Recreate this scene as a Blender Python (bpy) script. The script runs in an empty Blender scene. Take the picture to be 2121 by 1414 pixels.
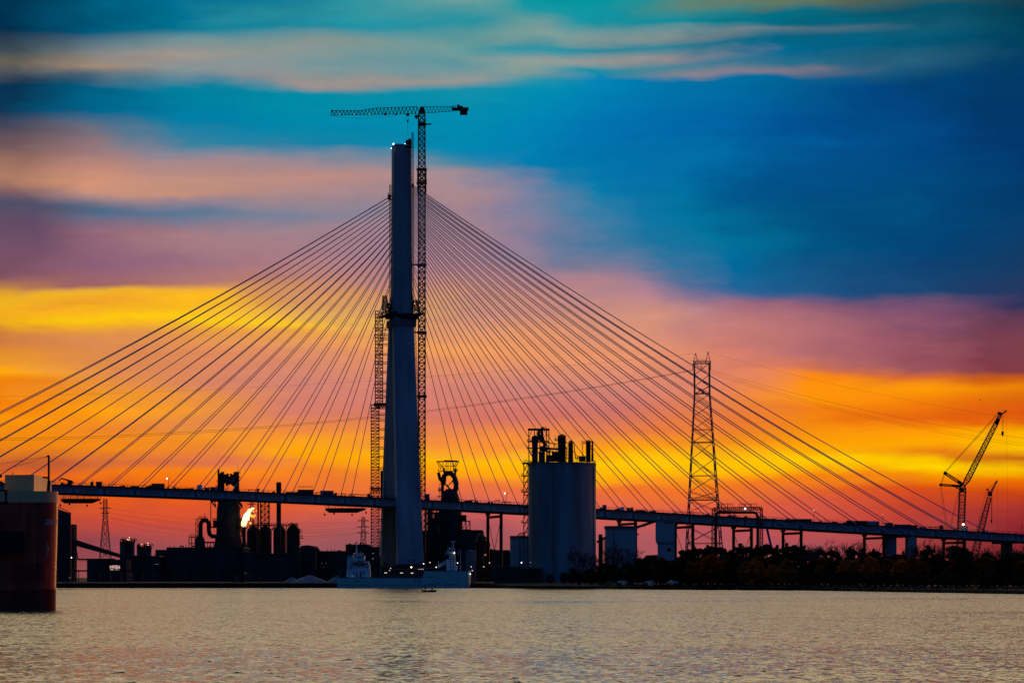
import bpy, math, random
from mathutils import Vector, Matrix
R = math.radians
random.seed(7)
sc = bpy.context.scene
COL = sc.collection
F = 5892.0          # focal length expressed in photo pixels (100 mm on a 36 mm sensor)
H = 5.2             # eye height above the river
def P(px, py, Y): return Vector(((px-1060.5)*Y/F, Y, H+(1195-py)*Y/F))
def X_(px, Y): return (px-1060.5)*Y/F
def Z_(py, Y): return H+(1195-py)*Y/F

# ------------------------------------------------------------------ mesh builder
class MB:
    def __init__(s): s.v=[]; s.f=[]
    def add(s, vs, fs):
        b=len(s.v); s.v+= [Vector(p) for p in vs]; s.f+= [tuple(b+i for i in f) for f in fs]; return s
    def loft(s, rings, caps=True):
        n=len(rings[0]); vs=[p for r in rings for p in r]; fs=[]
        for k in range(len(rings)-1):
            for i in range(n):
                j=(i+1)%n; fs.append((k*n+i,k*n+j,(k+1)*n+j,(k+1)*n+i))
        if caps: fs.append(tuple(range(n-1,-1,-1))); fs.append(tuple((len(rings)-1)*n+i for i in range(n)))
        return s.add(vs,fs)
    def box(s, c, d, ax=(1,0,0), ay=(0,1,0)):
        c=Vector(c); ax=Vector(ax); ay=Vector(ay); az=Vector((0,0,1)); h=[x/2 for x in d]
        lo=[c+ax*a*h[0]+ay*b*h[1]-az*h[2] for a,b in((-1,-1),(1,-1),(1,1),(-1,1))]
        return s.loft([lo,[p+az*d[2] for p in lo]])
    def boxp(s, x0,y0,x1,y1,Y,dep):
        a=P(x0,y1,Y); b=P(x1,y0,Y)
        return s.box(((a.x+b.x)/2,Y+dep/2,(a.z+b.z)/2),(abs(b.x-a.x),dep,abs(b.z-a.z)))
    def boxz(s, x0,x1,ytop,Y,dep,z0):
        a=X_(x0,Y); b=X_(x1,Y); t=Z_(ytop,Y)
        return s.box(((a+b)/2,Y+dep/2,(t+z0)/2),(b-a,dep,t-z0))
    def tube(s, pts, r, n=6, caps=True):
        pts=[Vector(p) for p in pts]; m=len(pts)
        rr=r if isinstance(r,(list,tuple)) else [r]*m; rings=[]; ref=None
        for i,p in enumerate(pts):
            d=(pts[min(i+1,m-1)]-pts[max(i-1,0)]).normalized()
            if ref is None:
                ref=Vector((0,0,1)) if abs(d.z)<.9 else Vector((0,1,0))
            a=d.cross(ref).normalized(); b=d.cross(a).normalized(); ref=-b if False else a.cross(d)
            rings.append([p+(a*math.cos(2*math.pi*k/n)+b*math.sin(2*math.pi*k/n))*rr[i] for k in range(n)])
        return s.loft(rings,caps)
    def bar(s,p,q,w,h=None):
        p=Vector(p); q=Vector(q); h=h or w; d=(q-p)
        if d.length<1e-6: return s
        d.normalize(); ref=Vector((0,0,1)) if abs(d.z)<.95 else Vector((0,1,0))
        a=d.cross(ref).normalized()*w/2; b=a.cross(d).normalized()*h/2
        return s.loft([[o-a-b,o+a-b,o+a+b,o-a+b] for o in (p,q)])
    def lathe(s, base, prof, n=24):
        base=Vector(base); rings=[]
        for r,z in prof: rings.append([base+Vector((r*math.cos(2*math.pi*k/n),r*math.sin(2*math.pi*k/n),z)) for k in range(n)])
        return s.loft(rings)
    def ball(s,c,r,n=8,sz=1):
        return s.lathe(c,[(max(.02,r*math.sin(math.pi*i/6)),-r*sz*math.cos(math.pi*i/6)) for i in range(7)],n)
    def lattice(s,p0,p1,w0,w1,n,rc,rb,a1=(1,0,0),d0=None,d1=None,cross=False,horiz=True,every=1):
        p0=Vector(p0);p1=Vector(p1); d=(p1-p0).normalized(); a1=Vector(a1)
        a1=(a1-d*a1.dot(d)).normalized(); a2=d.cross(a1)
        d0=d0 if d0 is not None else w0; d1=d1 if d1 is not None else w1
        def cor(k):
            t=k/n; c=p0.lerp(p1,t); w=(w0+(w1-w0)*t)/2; e=(d0+(d1-d0)*t)/2
            return [c+a1*w*a+a2*e*b for a,b in((-1,-1),(1,-1),(1,1),(-1,1))]
        A=cor(0);B=cor(n)
        for i in range(4): s.bar(A[i],B[i],rc)
        prev=A
        for k in range(1,n+1):
            cu=cor(k)
            for i in range(4):
                j=(i+1)%4
                if horiz and k%every==0: s.bar(cu[i],cu[j],rb)
                if cross: s.bar(prev[i],cu[j],rb); s.bar(prev[j],cu[i],rb)
                elif (k+i)%2: s.bar(prev[i],cu[j],rb)
                else: s.bar(prev[j],cu[i],rb)
            prev=cu
        return s
    def build(s,name,m,parent=None,smooth=False,loc=None):
        root=parent
        while root is not None and root.parent is not None: root=root.parent
        off=Vector(root.location) if root is not None else (Vector(loc) if loc is not None else None)
        if off is None:
            xs=[p.x for p in s.v]; ys=[p.y for p in s.v]; zs=[p.z for p in s.v]
            off=Vector(((min(xs)+max(xs))/2,(min(ys)+max(ys))/2,min(zs)))
        me=bpy.data.meshes.new(name); me.from_pydata([tuple(p-off) for p in s.v],[],s.f); me.update()
        if smooth:
            me.polygons.foreach_set('use_smooth',[True]*len(me.polygons))
            try: me.set_sharp_from_angle(angle=R(40))
            except Exception: pass
        o=bpy.data.objects.new(name,me); COL.objects.link(o)
        me.materials.append(m)
        if parent is not None: o.parent=parent
        else: o.location=off
        return o
LABELS={}
def tag(o,label=None,cat=None,group=None,kind=None):
    if label: o['label']=label
    if cat: o['category']=cat
    if group: o['group']=group
    if kind: o['kind']=kind
    return o
def thing(name,label,cat,loc,group=None):
    o=bpy.data.objects.new(name,None); COL.objects.link(o); o.location=loc; o.empty_display_size=.1
    return tag(o,label,cat,group)
def dup(root,loc,rotz=0,scale=1,label=None,group=None):
    r=root.copy(); COL.objects.link(r); r.location=loc; r.rotation_euler=(0,0,rotz)
    r.scale=(scale,)*3 if not isinstance(scale,(tuple,list)) else scale
    if label: r['label']=label
    if group: r['group']=group
    for ch in list(root.children):
        c=ch.copy(); COL.objects.link(c); c.parent=r
        for g in list(ch.children):
            e=g.copy(); COL.objects.link(e); e.parent=c
    return r

# ------------------------------------------------------------------ materials
def s2l(c): return tuple(((x/255)/12.92 if x/255<=.04045 else ((x/255+.055)/1.055)**2.4) for x in c)
def N(nt,t,**k):
    n=nt.nodes.new(t)
    for a,b in k.items(): setattr(n,a,b)
    return n
def mat(name,col,rough=.7,metal=0,var=.25,scale=.35,streak=0,bump=0,lines=None,spec=.12):
    m=bpy.data.materials.new(name); m.use_nodes=True; nt=m.node_tree; b=nt.nodes['Principled BSDF']
    b.inputs['Roughness'].default_value=rough; b.inputs['Metallic'].default_value=metal
    b.inputs['Specular IOR Level'].default_value=spec
    tc=N(nt,'ShaderNodeTexCoord'); mp=N(nt,'ShaderNodeMapping'); nt.links.new(tc.outputs['Object'],mp.inputs[0])
    mp.inputs['Scale'].default_value=(scale,scale,scale*(.12 if streak else 1))
    no=N(nt,'ShaderNodeTexNoise'); no.inputs['Scale'].default_value=1; no.inputs['Detail'].default_value=6; nt.links.new(mp.outputs[0],no.inputs['Vector'])
    mr=N(nt,'ShaderNodeMapRange'); mr.inputs[1].default_value=.3; mr.inputs[2].default_value=.7; mr.inputs[3].default_value=1-var; mr.inputs[4].default_value=1+var
    nt.links.new(no.outputs[0],mr.inputs[0])
    vm=N(nt,'ShaderNodeVectorMath',operation='SCALE'); vm.inputs[0].default_value=col
    nt.links.new(mr.outputs[0],vm.inputs['Scale']); out=vm.outputs[0]
    if lines:       # formwork / panel joints: thin darker grooves at fixed spacing (x, z)
        sx=N(nt,'ShaderNodeSeparateXYZ'); nt.links.new(tc.outputs['Object'],sx.inputs[0])
        for ch,sp,wd,dk in lines:
            a=N(nt,'ShaderNodeMath',operation='DIVIDE'); a.inputs[1].default_value=sp; nt.links.new(sx.outputs[ch],a.inputs[0])
            fr=N(nt,'ShaderNodeMath',operation='FRACT'); nt.links.new(a.outputs[0],fr.inputs[0])
            lt=N(nt,'ShaderNodeMath',operation='LESS_THAN'); lt.inputs[1].default_value=wd/sp; nt.links.new(fr.outputs[0],lt.inputs[0])
            mm=N(nt,'ShaderNodeMath',operation='MULTIPLY_ADD'); mm.inputs[1].default_value=-dk; mm.inputs[2].default_value=1; nt.links.new(lt.outputs[0],mm.inputs[0])
            v2=N(nt,'ShaderNodeVectorMath',operation='SCALE'); nt.links.new(out,v2.inputs[0]); nt.links.new(mm.outputs[0],v2.inputs['Scale']); out=v2.outputs[0]
    nt.links.new(out,b.inputs['Base Color'])
    if bump:
        bp=N(nt,'ShaderNodeBump'); bp.inputs['Strength'].default_value=bump; bp.inputs['Distance'].default_value=.2
        nt.links.new(no.outputs[0],bp.inputs['Height']); nt.links.new(bp.outputs[0],b.inputs['Normal'])
    return m
def emit(name,col,st):
    m=bpy.data.materials.new(name); m.use_nodes=True; b=m.node_tree.nodes['Principled BSDF']
    b.inputs['Base Color'].default_value=(*col,1); b.inputs['Emission Color'].default_value=(*col,1); b.inputs['Emission Strength'].default_value=st
    return m
M=dict(
 steel=mat('dark_steel',(.035,.036,.04),.75,0,.4,.4,0,0,None,.06),
 black=mat('black_steel',(.018,.018,.02),.6),
 rust=mat('rusty_steel',(.07,.04,.03),.8,0,.5,.3),
 grey=mat('grey_steel',(.11,.12,.13),.6,0,.3,.4),
 galv=mat('galvanised_steel',(.10,.10,.11),.5,0,.2,.6),
 crane=mat('crane_paint',(.06,.05,.045),.5,0,.2,.5),
 cable=mat('cable_sheath',(.16,.27,.45),.45,0,.1,.1),
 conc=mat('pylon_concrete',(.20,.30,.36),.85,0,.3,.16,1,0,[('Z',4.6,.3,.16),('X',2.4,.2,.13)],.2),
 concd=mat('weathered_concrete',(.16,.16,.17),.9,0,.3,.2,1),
 slab=mat('deck_concrete',(.14,.14,.145),.9,0,.3,.2),
 girder=mat('girder_paint',(.30,.46,.54),.5,0,.14,.2,0,0,[('X',5,.2,.2)]),
 girderd=mat('girder_flange',(.12,.14,.17),.5),
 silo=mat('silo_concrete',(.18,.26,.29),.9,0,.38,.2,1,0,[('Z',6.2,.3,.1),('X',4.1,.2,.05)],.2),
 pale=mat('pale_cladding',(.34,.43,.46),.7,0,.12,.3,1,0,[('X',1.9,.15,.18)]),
 trim=mat('brown_trim',(.2,.12,.1),.7),
 shed=mat('dark_cladding',(.05,.05,.055),.9,0,.35,.2,1,0,[('X',3,.2,.3)],0),
 shedb=mat('brown_cladding',(.10,.055,.04),.8,0,.3,.3,1,0,[('X',1.2,.12,.3)]),
 white=mat('white_paint',(.68,.80,.84),.5,0,.12,.4),
 hullw=mat('pale_ship_paint',(.40,.66,.58),.5,0,.12,.15,1),
 cream=mat('cream_paint',(.85,.52,.24),.5,0,.12,.5,1),
 red=mat('rusty_red_hull',(.5,.05,.025),.42,0,.6,.9,1,.15,[('Z',2.4,.05,.35)],.4),
 boot=mat('dirty_boot_top',(.2,.03,.02),.7,0,.6,.8,1),
 orange=mat('orange_paint',(.55,.12,.03),.6),
 blue=mat('blue_paint',(.05,.10,.3),.6),
 yellow=mat('yellow_paint',(.5,.33,.04),.6),
 letter=mat('white_lettering',(.75,.7,.66),.6),
 dletter=mat('dark_lettering',(.03,.035,.05),.6),
 glass=mat('dark_glass',(.02,.025,.03),.1,0,.05,1,0,0,None,.5),
 rubber=mat('rubber',(.02,.02,.02),.9),
 gravel=mat('pale_gravel',(.2,.22,.24),.95,0,.2,.8),
 bark=mat('bark',(.045,.035,.03),.9),
 twig=mat('bare_twigs',(.05,.038,.036),.9),
 leafd=mat('dark_foliage',(.035,.05,.022),.9,0,.5,.5,0,0,None,0),
 leafp=mat('pine_needles',(.022,.035,.02),.9,0,.5,.5,0,0,None,0),
 leafo=mat('orange_autumn_foliage',(.5,.11,.015),.9,0,.5,.5,0,0,None,0),
 leafb=mat('brown_autumn_foliage',(.30,.11,.03),.9,0,.5,.5,0,0,None,0),
 shrub=mat('shrub_foliage',(.025,.028,.016),.9,0,.5,.5,0,0,None,0),
 skin=mat('skin',(.3,.18,.13),.6),
 cloth=mat('dark_clothing',(.02,.02,.025),.9),
 lampw=emit('warm_lamp',(1,.78,.5),5), lampc=emit('cool_lamp',(.85,.92,1),5), lampo=emit('amber_lamp',(1,.5,.2),9),
 lampd=emit('dim_lamp',(1,.72,.5),1.1), winlit=emit('lit_window',(.9,.55,.5),.55),
)
SUN_EL=R(2.5); SUN_AZ=R(28)
UP0=(.9,.55,.37); UP1=(1.42,1.02,.55); UP2=(1.38,1.05,.55); UP3=(.84,.70,.46); UP4=(.05,.25,.36); UP5=(.02,.12,.28)
BK0=(.06,.02,.026); BK1=(.005,.03,.095); BK2=(.002,.06,.22); BK3=(.003,.07,.235)
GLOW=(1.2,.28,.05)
CREST=-.4
WAVES=[(.06,.03,3,2,.10),(.6,.28,7,3,.40),(2.2,1.3,13,4,1.1)]
WTILT=-.135
# ------------------------------------------------------------------ camera
cam=bpy.data.cameras.new('Camera'); co=bpy.data.objects.new('Camera',cam); COL.objects.link(co)
co.location=(0,0,H); co.rotation_euler=(R(90),0,0); cam.lens=100; cam.sensor_width=36
cam.shift_y=(1195-707)/2121; cam.clip_start=1; cam.clip_end=60000; sc.camera=co
sc.view_settings.view_transform='Standard'; sc.view_settings.look='None'; sc.view_settings.exposure=0; sc.view_settings.gamma=1
sc.cycles.use_denoising=True
sc.cycles.max_bounces=5; sc.cycles.volume_bounces=0; sc.cycles.transparent_max_bounces=6
# ------------------------------------------------------------------ sky (world, by direction)
SKY=[
(30,[(0,(0,50,80)),(50,(0,45,75)),(95,(60,75,85)),(130,(100,95,85)),(160,(80,85,90)),(195,(5,50,80)),(235,(10,55,85)),(260,(70,70,90)),(310,(120,90,90)),(365,(175,125,100)),(395,(130,95,100)),(430,(80,80,105)),(470,(100,75,100)),(520,(115,80,105)),(575,(125,80,95)),(600,(215,150,40)),(620,(245,185,25)),(645,(235,160,30)),(655,(200,120,55)),(700,(205,120,60)),(735,(235,150,35)),(765,(255,170,15)),(785,(240,130,15)),(830,(240,125,10)),(870,(255,150,10)),(930,(235,130,20)),(965,(190,90,50)),(990,(230,100,25)),(1040,(200,80,40)),(1120,(140,65,70))]),
(220,[(0,(0,75,105)),(60,(0,85,120)),(100,(110,125,130)),(145,(165,140,120)),(170,(100,120,130)),(195,(0,95,130)),(240,(0,95,135)),(275,(110,110,125)),(320,(160,120,120)),(375,(215,150,120)),(400,(165,130,130)),(430,(75,105,135)),(450,(110,105,130)),(480,(150,105,120)),(560,(140,95,120)),(595,(160,100,100)),(612,(240,180,40)),(630,(240,160,40)),(650,(255,200,10)),(665,(240,170,35)),(690,(220,140,80)),(760,(220,135,80)),(800,(240,150,40)),(840,(255,160,10)),(880,(235,130,40)),(930,(245,140,20)),(965,(215,110,60)),(990,(250,130,15)),(1035,(240,95,20)),(1070,(205,75,55)),(1120,(150,70,80)),(1190,(150,80,80))]),
(420,[(0,(0,110,145)),(60,(0,115,145)),(85,(110,145,150)),(115,(165,150,140)),(150,(130,145,150)),(185,(0,125,155)),(250,(0,125,165)),(305,(60,130,160)),(330,(165,135,140)),(395,(200,145,120)),(410,(150,130,145)),(440,(90,120,150)),(460,(130,120,140)),(490,(170,125,130)),(560,(160,115,130)),(595,(180,120,110)),(615,(255,185,30)),(640,(250,190,30)),(660,(255,205,10)),(680,(235,160,60)),(720,(225,140,90)),(790,(215,130,100)),(830,(235,145,60)),(870,(225,135,80)),(900,(245,150,30)),(940,(230,125,60)),(965,(225,115,80)),(985,(255,140,10)),(1010,(240,110,40)),(1045,(225,90,40)),(1080,(190,80,70)),(1130,(152,80,84))]),
(630,[(0,(30,140,155)),(30,(50,150,160)),(70,(30,145,165)),(100,(130,150,145)),(135,(110,150,155)),(165,(160,145,140)),(185,(0,140,165)),(240,(0,135,170)),(300,(20,130,165)),(325,(140,135,150)),(370,(190,140,130)),(410,(165,135,140)),(445,(125,130,150)),(470,(160,130,140)),(530,(170,125,135)),(580,(190,130,120)),(610,(220,150,80)),(650,(245,185,60)),(670,(255,200,30)),(690,(240,165,70)),(730,(225,145,100)),(790,(210,130,115)),(850,(215,125,105)),(900,(240,140,60)),(930,(255,165,10)),(955,(255,160,10)),(985,(240,125,40)),(1040,(225,100,60)),(1070,(200,90,80)),(1120,(155,85,90)),(1190,(150,80,80))]),
(920,[(0,(40,155,170)),(20,(110,160,155)),(60,(30,145,160)),(90,(115,155,150)),(130,(90,150,160)),(165,(150,150,145)),(185,(20,145,170)),(230,(0,140,175)),(300,(0,135,175)),(335,(80,135,160)),(360,(160,140,150)),(420,(170,135,140)),(480,(160,130,145)),(560,(175,130,140)),(640,(200,140,120)),(720,(245,160,90)),(760,(230,145,100)),(810,(215,130,115)),(870,(215,120,100)),(915,(240,140,60)),(950,(255,180,10)),(975,(255,165,10)),(1000,(240,120,50)),(1040,(215,100,80)),(1080,(180,85,90)),(1130,(150,80,85))]),
(1090,[(0,(0,150,160)),(30,(30,150,160)),(72,(120,155,150)),(90,(40,145,160)),(115,(140,160,155)),(145,(130,155,150)),(170,(40,145,165)),(190,(0,140,175)),(250,(0,130,180)),(340,(0,125,175)),(355,(80,125,165)),(420,(130,130,160)),(480,(130,125,155)),(540,(160,130,145)),(600,(180,130,135)),(680,(225,150,110)),(740,(235,150,100)),(800,(205,130,120)),(870,(215,115,100)),(920,(250,145,50)),(950,(255,185,10)),(980,(255,165,10)),(1005,(235,115,60)),(1050,(215,100,90)),(1100,(175,90,95)),(1190,(150,80,85))]),
(1180,[(0,(0,150,160)),(35,(25,150,162)),(70,(130,155,150)),(87,(20,145,162)),(115,(148,158,152)),(142,(120,152,150)),(165,(20,140,170)),(185,(0,137,178)),(250,(0,122,178)),(350,(0,120,172)),(385,(40,125,168)),(430,(110,128,158)),(480,(105,122,155)),(540,(120,122,150)),(590,(170,128,140)),(650,(205,142,125)),(740,(235,150,105)),(800,(208,130,118)),(860,(210,115,102)),(910,(238,135,65)),(955,(255,192,10)),(982,(255,165,10)),(1008,(235,112,55)),(1055,(215,97,88)),(1105,(175,90,95)),(1190,(155,82,87))]),
(1280,[(0,(0,150,160)),(40,(20,150,165)),(70,(130,155,150)),(85,(0,145,165)),(115,(150,155,150)),(135,(20,145,165)),(160,(0,130,180)),(250,(0,115,175)),(340,(0,115,170)),(410,(10,125,170)),(450,(60,125,165)),(500,(60,120,160)),(560,(120,120,150)),(610,(180,130,145)),(660,(210,145,125)),(740,(235,150,110)),(800,(210,130,115)),(850,(205,115,105)),(900,(225,125,80)),(935,(255,160,20)),(960,(255,200,10)),(985,(255,165,10)),(1010,(235,110,50)),(1060,(215,95,85)),(1110,(175,90,95)),(1190,(160,85,90))]),
(1400,[(0,(45,142,145)),(35,(10,142,158)),(65,(130,150,148)),(82,(20,138,158)),(112,(150,147,145)),(135,(45,138,158)),(155,(70,130,155)),(163,(0,122,172)),(250,(0,108,170)),(340,(0,112,168)),(450,(15,118,165)),(520,(30,115,158)),(570,(70,112,152)),(615,(130,112,145)),(650,(185,130,135)),(740,(222,138,105)),(800,(218,132,108)),(850,(222,122,85)),(895,(235,125,60)),(930,(250,155,20)),(962,(255,200,5)),(985,(255,175,8)),(1010,(240,115,40)),(1055,(218,95,78)),(1105,(178,88,93)),(1190,(160,85,90))]),
(1530,[(0,(90,130,120)),(12,(60,140,140)),(35,(0,135,150)),(60,(130,145,145)),(80,(40,130,150)),(110,(150,140,140)),(130,(70,130,150)),(155,(140,130,140)),(165,(0,115,165)),(250,(0,100,165)),(340,(0,110,165)),(420,(0,115,160)),(500,(0,115,155)),(560,(0,105,155)),(610,(40,100,150)),(635,(160,105,125)),(680,(190,120,120)),(730,(210,125,110)),(790,(225,130,100)),(840,(235,130,60)),(880,(235,120,50)),(920,(240,140,30)),(965,(255,195,0)),(985,(255,185,5)),(1010,(245,120,30)),(1050,(220,95,70)),(1100,(180,85,90)),(1190,(160,85,90))]),
(1730,[(0,(100,115,90)),(15,(0,110,130)),(45,(0,105,130)),(58,(90,115,130)),(75,(0,100,130)),(110,(0,105,145)),(140,(40,110,140)),(152,(130,120,130)),(162,(0,100,150)),(250,(0,80,144)),(350,(0,80,140)),(430,(0,89,136)),(520,(0,85,131)),(600,(30,85,135)),(635,(140,90,115)),(680,(175,108,115)),(730,(188,112,112)),(765,(210,115,80)),(780,(255,140,15)),(830,(255,150,10)),(850,(240,125,15)),(880,(245,140,15)),(920,(255,160,5)),(960,(255,200,0)),(975,(255,195,0)),(1000,(245,130,15)),(1040,(220,90,60)),(1085,(195,80,80)),(1140,(165,80,90))]),
(1910,[(0,(60,85,85)),(20,(0,80,105)),(60,(20,90,115)),(100,(0,85,115)),(135,(40,95,125)),(160,(20,85,125)),(175,(0,70,130)),(300,(0,69,129)),(400,(0,70,121)),(520,(0,66,116)),(600,(25,65,110)),(640,(118,76,108)),(700,(158,90,105)),(750,(165,92,98)),(775,(220,110,40)),(800,(255,155,5)),(830,(240,120,10)),(855,(230,100,15)),(880,(255,150,5)),(920,(255,170,0)),(945,(235,120,20)),(962,(250,190,0)),(985,(255,215,0)),(1000,(250,150,0)),(1020,(220,80,20)),(1060,(190,65,50)),(1120,(160,65,65))]),
(2090,[(0,(28,58,70)),(30,(0,62,85)),(100,(0,64,95)),(200,(0,57,105)),(320,(0,54,108)),(430,(0,60,108)),(550,(20,58,98)),(620,(45,50,90)),(650,(98,58,82)),(700,(124,63,78)),(755,(130,58,66)),(775,(200,90,20)),(800,(235,130,5)),(840,(215,85,15)),(870,(220,90,10)),(890,(250,180,0)),(930,(250,195,0)),(950,(190,80,20)),(970,(245,190,0)),(1000,(235,100,0)),(1030,(190,60,20)),(1060,(160,45,45)),(1100,(140,35,45)),(1150,(125,40,45))]),
]
w=bpy.data.worlds.new('World'); sc.world=w; w.use_nodes=True; nt=w.node_tree; L=nt.links.new
for n in list(nt.nodes): nt.nodes.remove(n)
def mth(op,a,b=None,c=None,clamp=False):
    n=N(nt,'ShaderNodeMath',operation=op); n.use_clamp=clamp
    for i,x in enumerate((a,b,c)):
        if x is None: continue
        if isinstance(x,(int,float)): n.inputs[i].default_value=x
        else: L(x,n.inputs[i])
    return n.outputs[0]
def ramp01(x,a,b,smooth=True):
    n=N(nt,'ShaderNodeMapRange'); n.interpolation_type='SMOOTHSTEP' if smooth else 'LINEAR'
    L(x,n.inputs[0]); n.inputs[1].default_value=a; n.inputs[2].default_value=b; return n.outputs[0]
def mixc(f,a,b):
    n=N(nt,'ShaderNodeMix',data_type='RGBA'); 
    if isinstance(f,(int,float)): n.inputs[0].default_value=f
    else: L(f,n.inputs[0])
    for i,x in((6,a),(7,b)):
        if isinstance(x,tuple): n.inputs[i].default_value=(*x,1)
        else: L(x,n.inputs[i])
    return n.outputs[2]
def cramp(x,stops):
    n=N(nt,'ShaderNodeValToRGB'); L(x,n.inputs[0]); e=n.color_ramp.elements; n.color_ramp.interpolation='B_SPLINE' if False else 'LINEAR'
    stops=sorted(stops)
    while len(e)>1: e.remove(e[-1])
    e[0].position=stops[0][0]; e[0].color=(*stops[0][1],1)
    for p,c in stops[1:]:
        q=e.new(p); q.color=(*c,1)
    return n.outputs[0]
tcw=N(nt,'ShaderNodeTexCoord'); sep=N(nt,'ShaderNodeSeparateXYZ'); L(tcw.outputs['Generated'],sep.inputs[0])
dx,dy,dz=sep.outputs
az=mth('ARCTAN2',dx,dy); hyp=mth('SQRT',mth('ADD',mth('MULTIPLY',dx,dx),mth('MULTIPLY',dy,dy)))
el=mth('DIVIDE',dz,mth('MAXIMUM',hyp,.001))
def noise(sx,sy,off,detail,dist=0,rough=.5):
    cv=N(nt,'ShaderNodeCombineXYZ'); L(mth('MULTIPLY',az,sx),cv.inputs[0]); L(mth('MULTIPLY',el,sy),cv.inputs[1]); cv.inputs[2].default_value=off
    n=N(nt,'ShaderNodeTexNoise'); n.inputs['Scale'].default_value=1; n.inputs['Detail'].default_value=detail; n.inputs['Distortion'].default_value=dist
    n.inputs['Roughness'].default_value=rough
    L(cv.outputs[0],n.inputs['Vector']); return mth('SUBTRACT',n.outputs[0],.5)
# cloud edges: warp the elevation and azimuth the colours are looked up at
n1=noise(9,42,0,3); n2=noise(45,150,5,6,.3,.6); n3=noise(6,14,9,3)
elw=mth('ADD',el,mth('ADD',mth('MULTIPLY',n1,.018),mth('MULTIPLY',n2,.0035)))
azw=mth('ADD',az,mth('ADD',mth('MULTIPLY',n3,.12),mth('ADD',mth('MULTIPLY',n1,.05),mth('MULTIPLY',n2,.03))))
V0,V1=-.01,.21
pos=mth('DIVIDE',mth('SUBTRACT',elw,V0),V1-V0,clamp=True)
cur=None; prevA=None
for px,st in SKY:
    a=math.atan((px-1060.5)/F); 
    stops=[((((1195-y)/F*math.cos(a))-V0)/(V1-V0),s2l(c)) for y,c in st]
    r=cramp(pos,stops)
    if cur is None: cur=r
    else: cur=mixc(ramp01(azw,prevA,a,False),cur,r)
    prevA=a
# fine streaks in the cloud
n4=noise(26,300,3,5,.3); n5=noise(160,300,7,6,.2,.65)
k=mth('ADD',1,mth('ADD',mth('MULTIPLY',n4,.16),mth('MULTIPLY',n5,.15)))
vs=N(nt,'ShaderNodeVectorMath',operation='SCALE'); L(cur,vs.inputs[0]); L(k,vs.inputs['Scale']); front=vs.outputs[0]
# above the frame: unseen bright cloud added to brighten the water, then blue
elang=mth('ARCTAN2',dz,hyp)
n6=noise(5,9,2,4,.5)
high=cramp(mth('ADD',mth('DIVIDE',elang,1.5708),mth('MULTIPLY',n6,.10),clamp=True),[(.0,UP0),(.20,UP1),(.36,UP2),(.48,UP3),(.62,UP4),(1,UP5)])
front=mixc(ramp01(el,.205,.26),front,high)
# side and back of the dome: fading dusk
aaz=mth('ABSOLUTE',az)
back=cramp(mth('DIVIDE',elang,1.5708,clamp=True),[(0,BK0),(.12,BK1),(.4,BK2),(1,BK3)])
dome=mixc(ramp01(aaz,.25,1.5),front,back)
# warm glow added low right, beyond the frame, to redden the near hull
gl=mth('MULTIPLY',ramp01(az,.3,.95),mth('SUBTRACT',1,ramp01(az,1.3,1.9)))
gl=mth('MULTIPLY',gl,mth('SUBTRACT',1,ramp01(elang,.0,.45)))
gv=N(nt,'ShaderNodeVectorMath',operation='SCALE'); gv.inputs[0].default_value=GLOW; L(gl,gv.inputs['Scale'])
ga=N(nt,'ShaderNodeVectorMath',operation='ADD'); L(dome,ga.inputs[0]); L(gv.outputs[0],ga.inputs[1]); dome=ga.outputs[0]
# a thin layer of physical dusk sky on top
sky=N(nt,'ShaderNodeTexSky'); sky.sky_type='NISHITA'; sky.sun_disc=False; sky.sun_elevation=SUN_EL; sky.sun_rotation=SUN_AZ
bg2=N(nt,'ShaderNodeBackground'); L(sky.outputs[0],bg2.inputs[0]); bg2.inputs[1].default_value=.0001
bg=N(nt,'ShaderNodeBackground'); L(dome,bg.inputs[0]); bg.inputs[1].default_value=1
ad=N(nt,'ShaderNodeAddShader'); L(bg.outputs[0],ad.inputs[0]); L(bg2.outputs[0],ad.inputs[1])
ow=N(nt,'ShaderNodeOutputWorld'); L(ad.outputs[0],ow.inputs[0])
sun=bpy.data.lights.new('Sun','SUN'); so=bpy.data.objects.new('Sun',sun); COL.objects.link(so)
sun.energy=.35; sun.angle=R(6); sun.color=(1,.42,.16)
so.rotation_euler=(-(Vector((math.sin(SUN_AZ)*math.cos(SUN_EL),math.cos(SUN_AZ)*math.cos(SUN_EL),math.sin(SUN_EL))))).to_track_quat('-Z','Y').to_euler()
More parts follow.
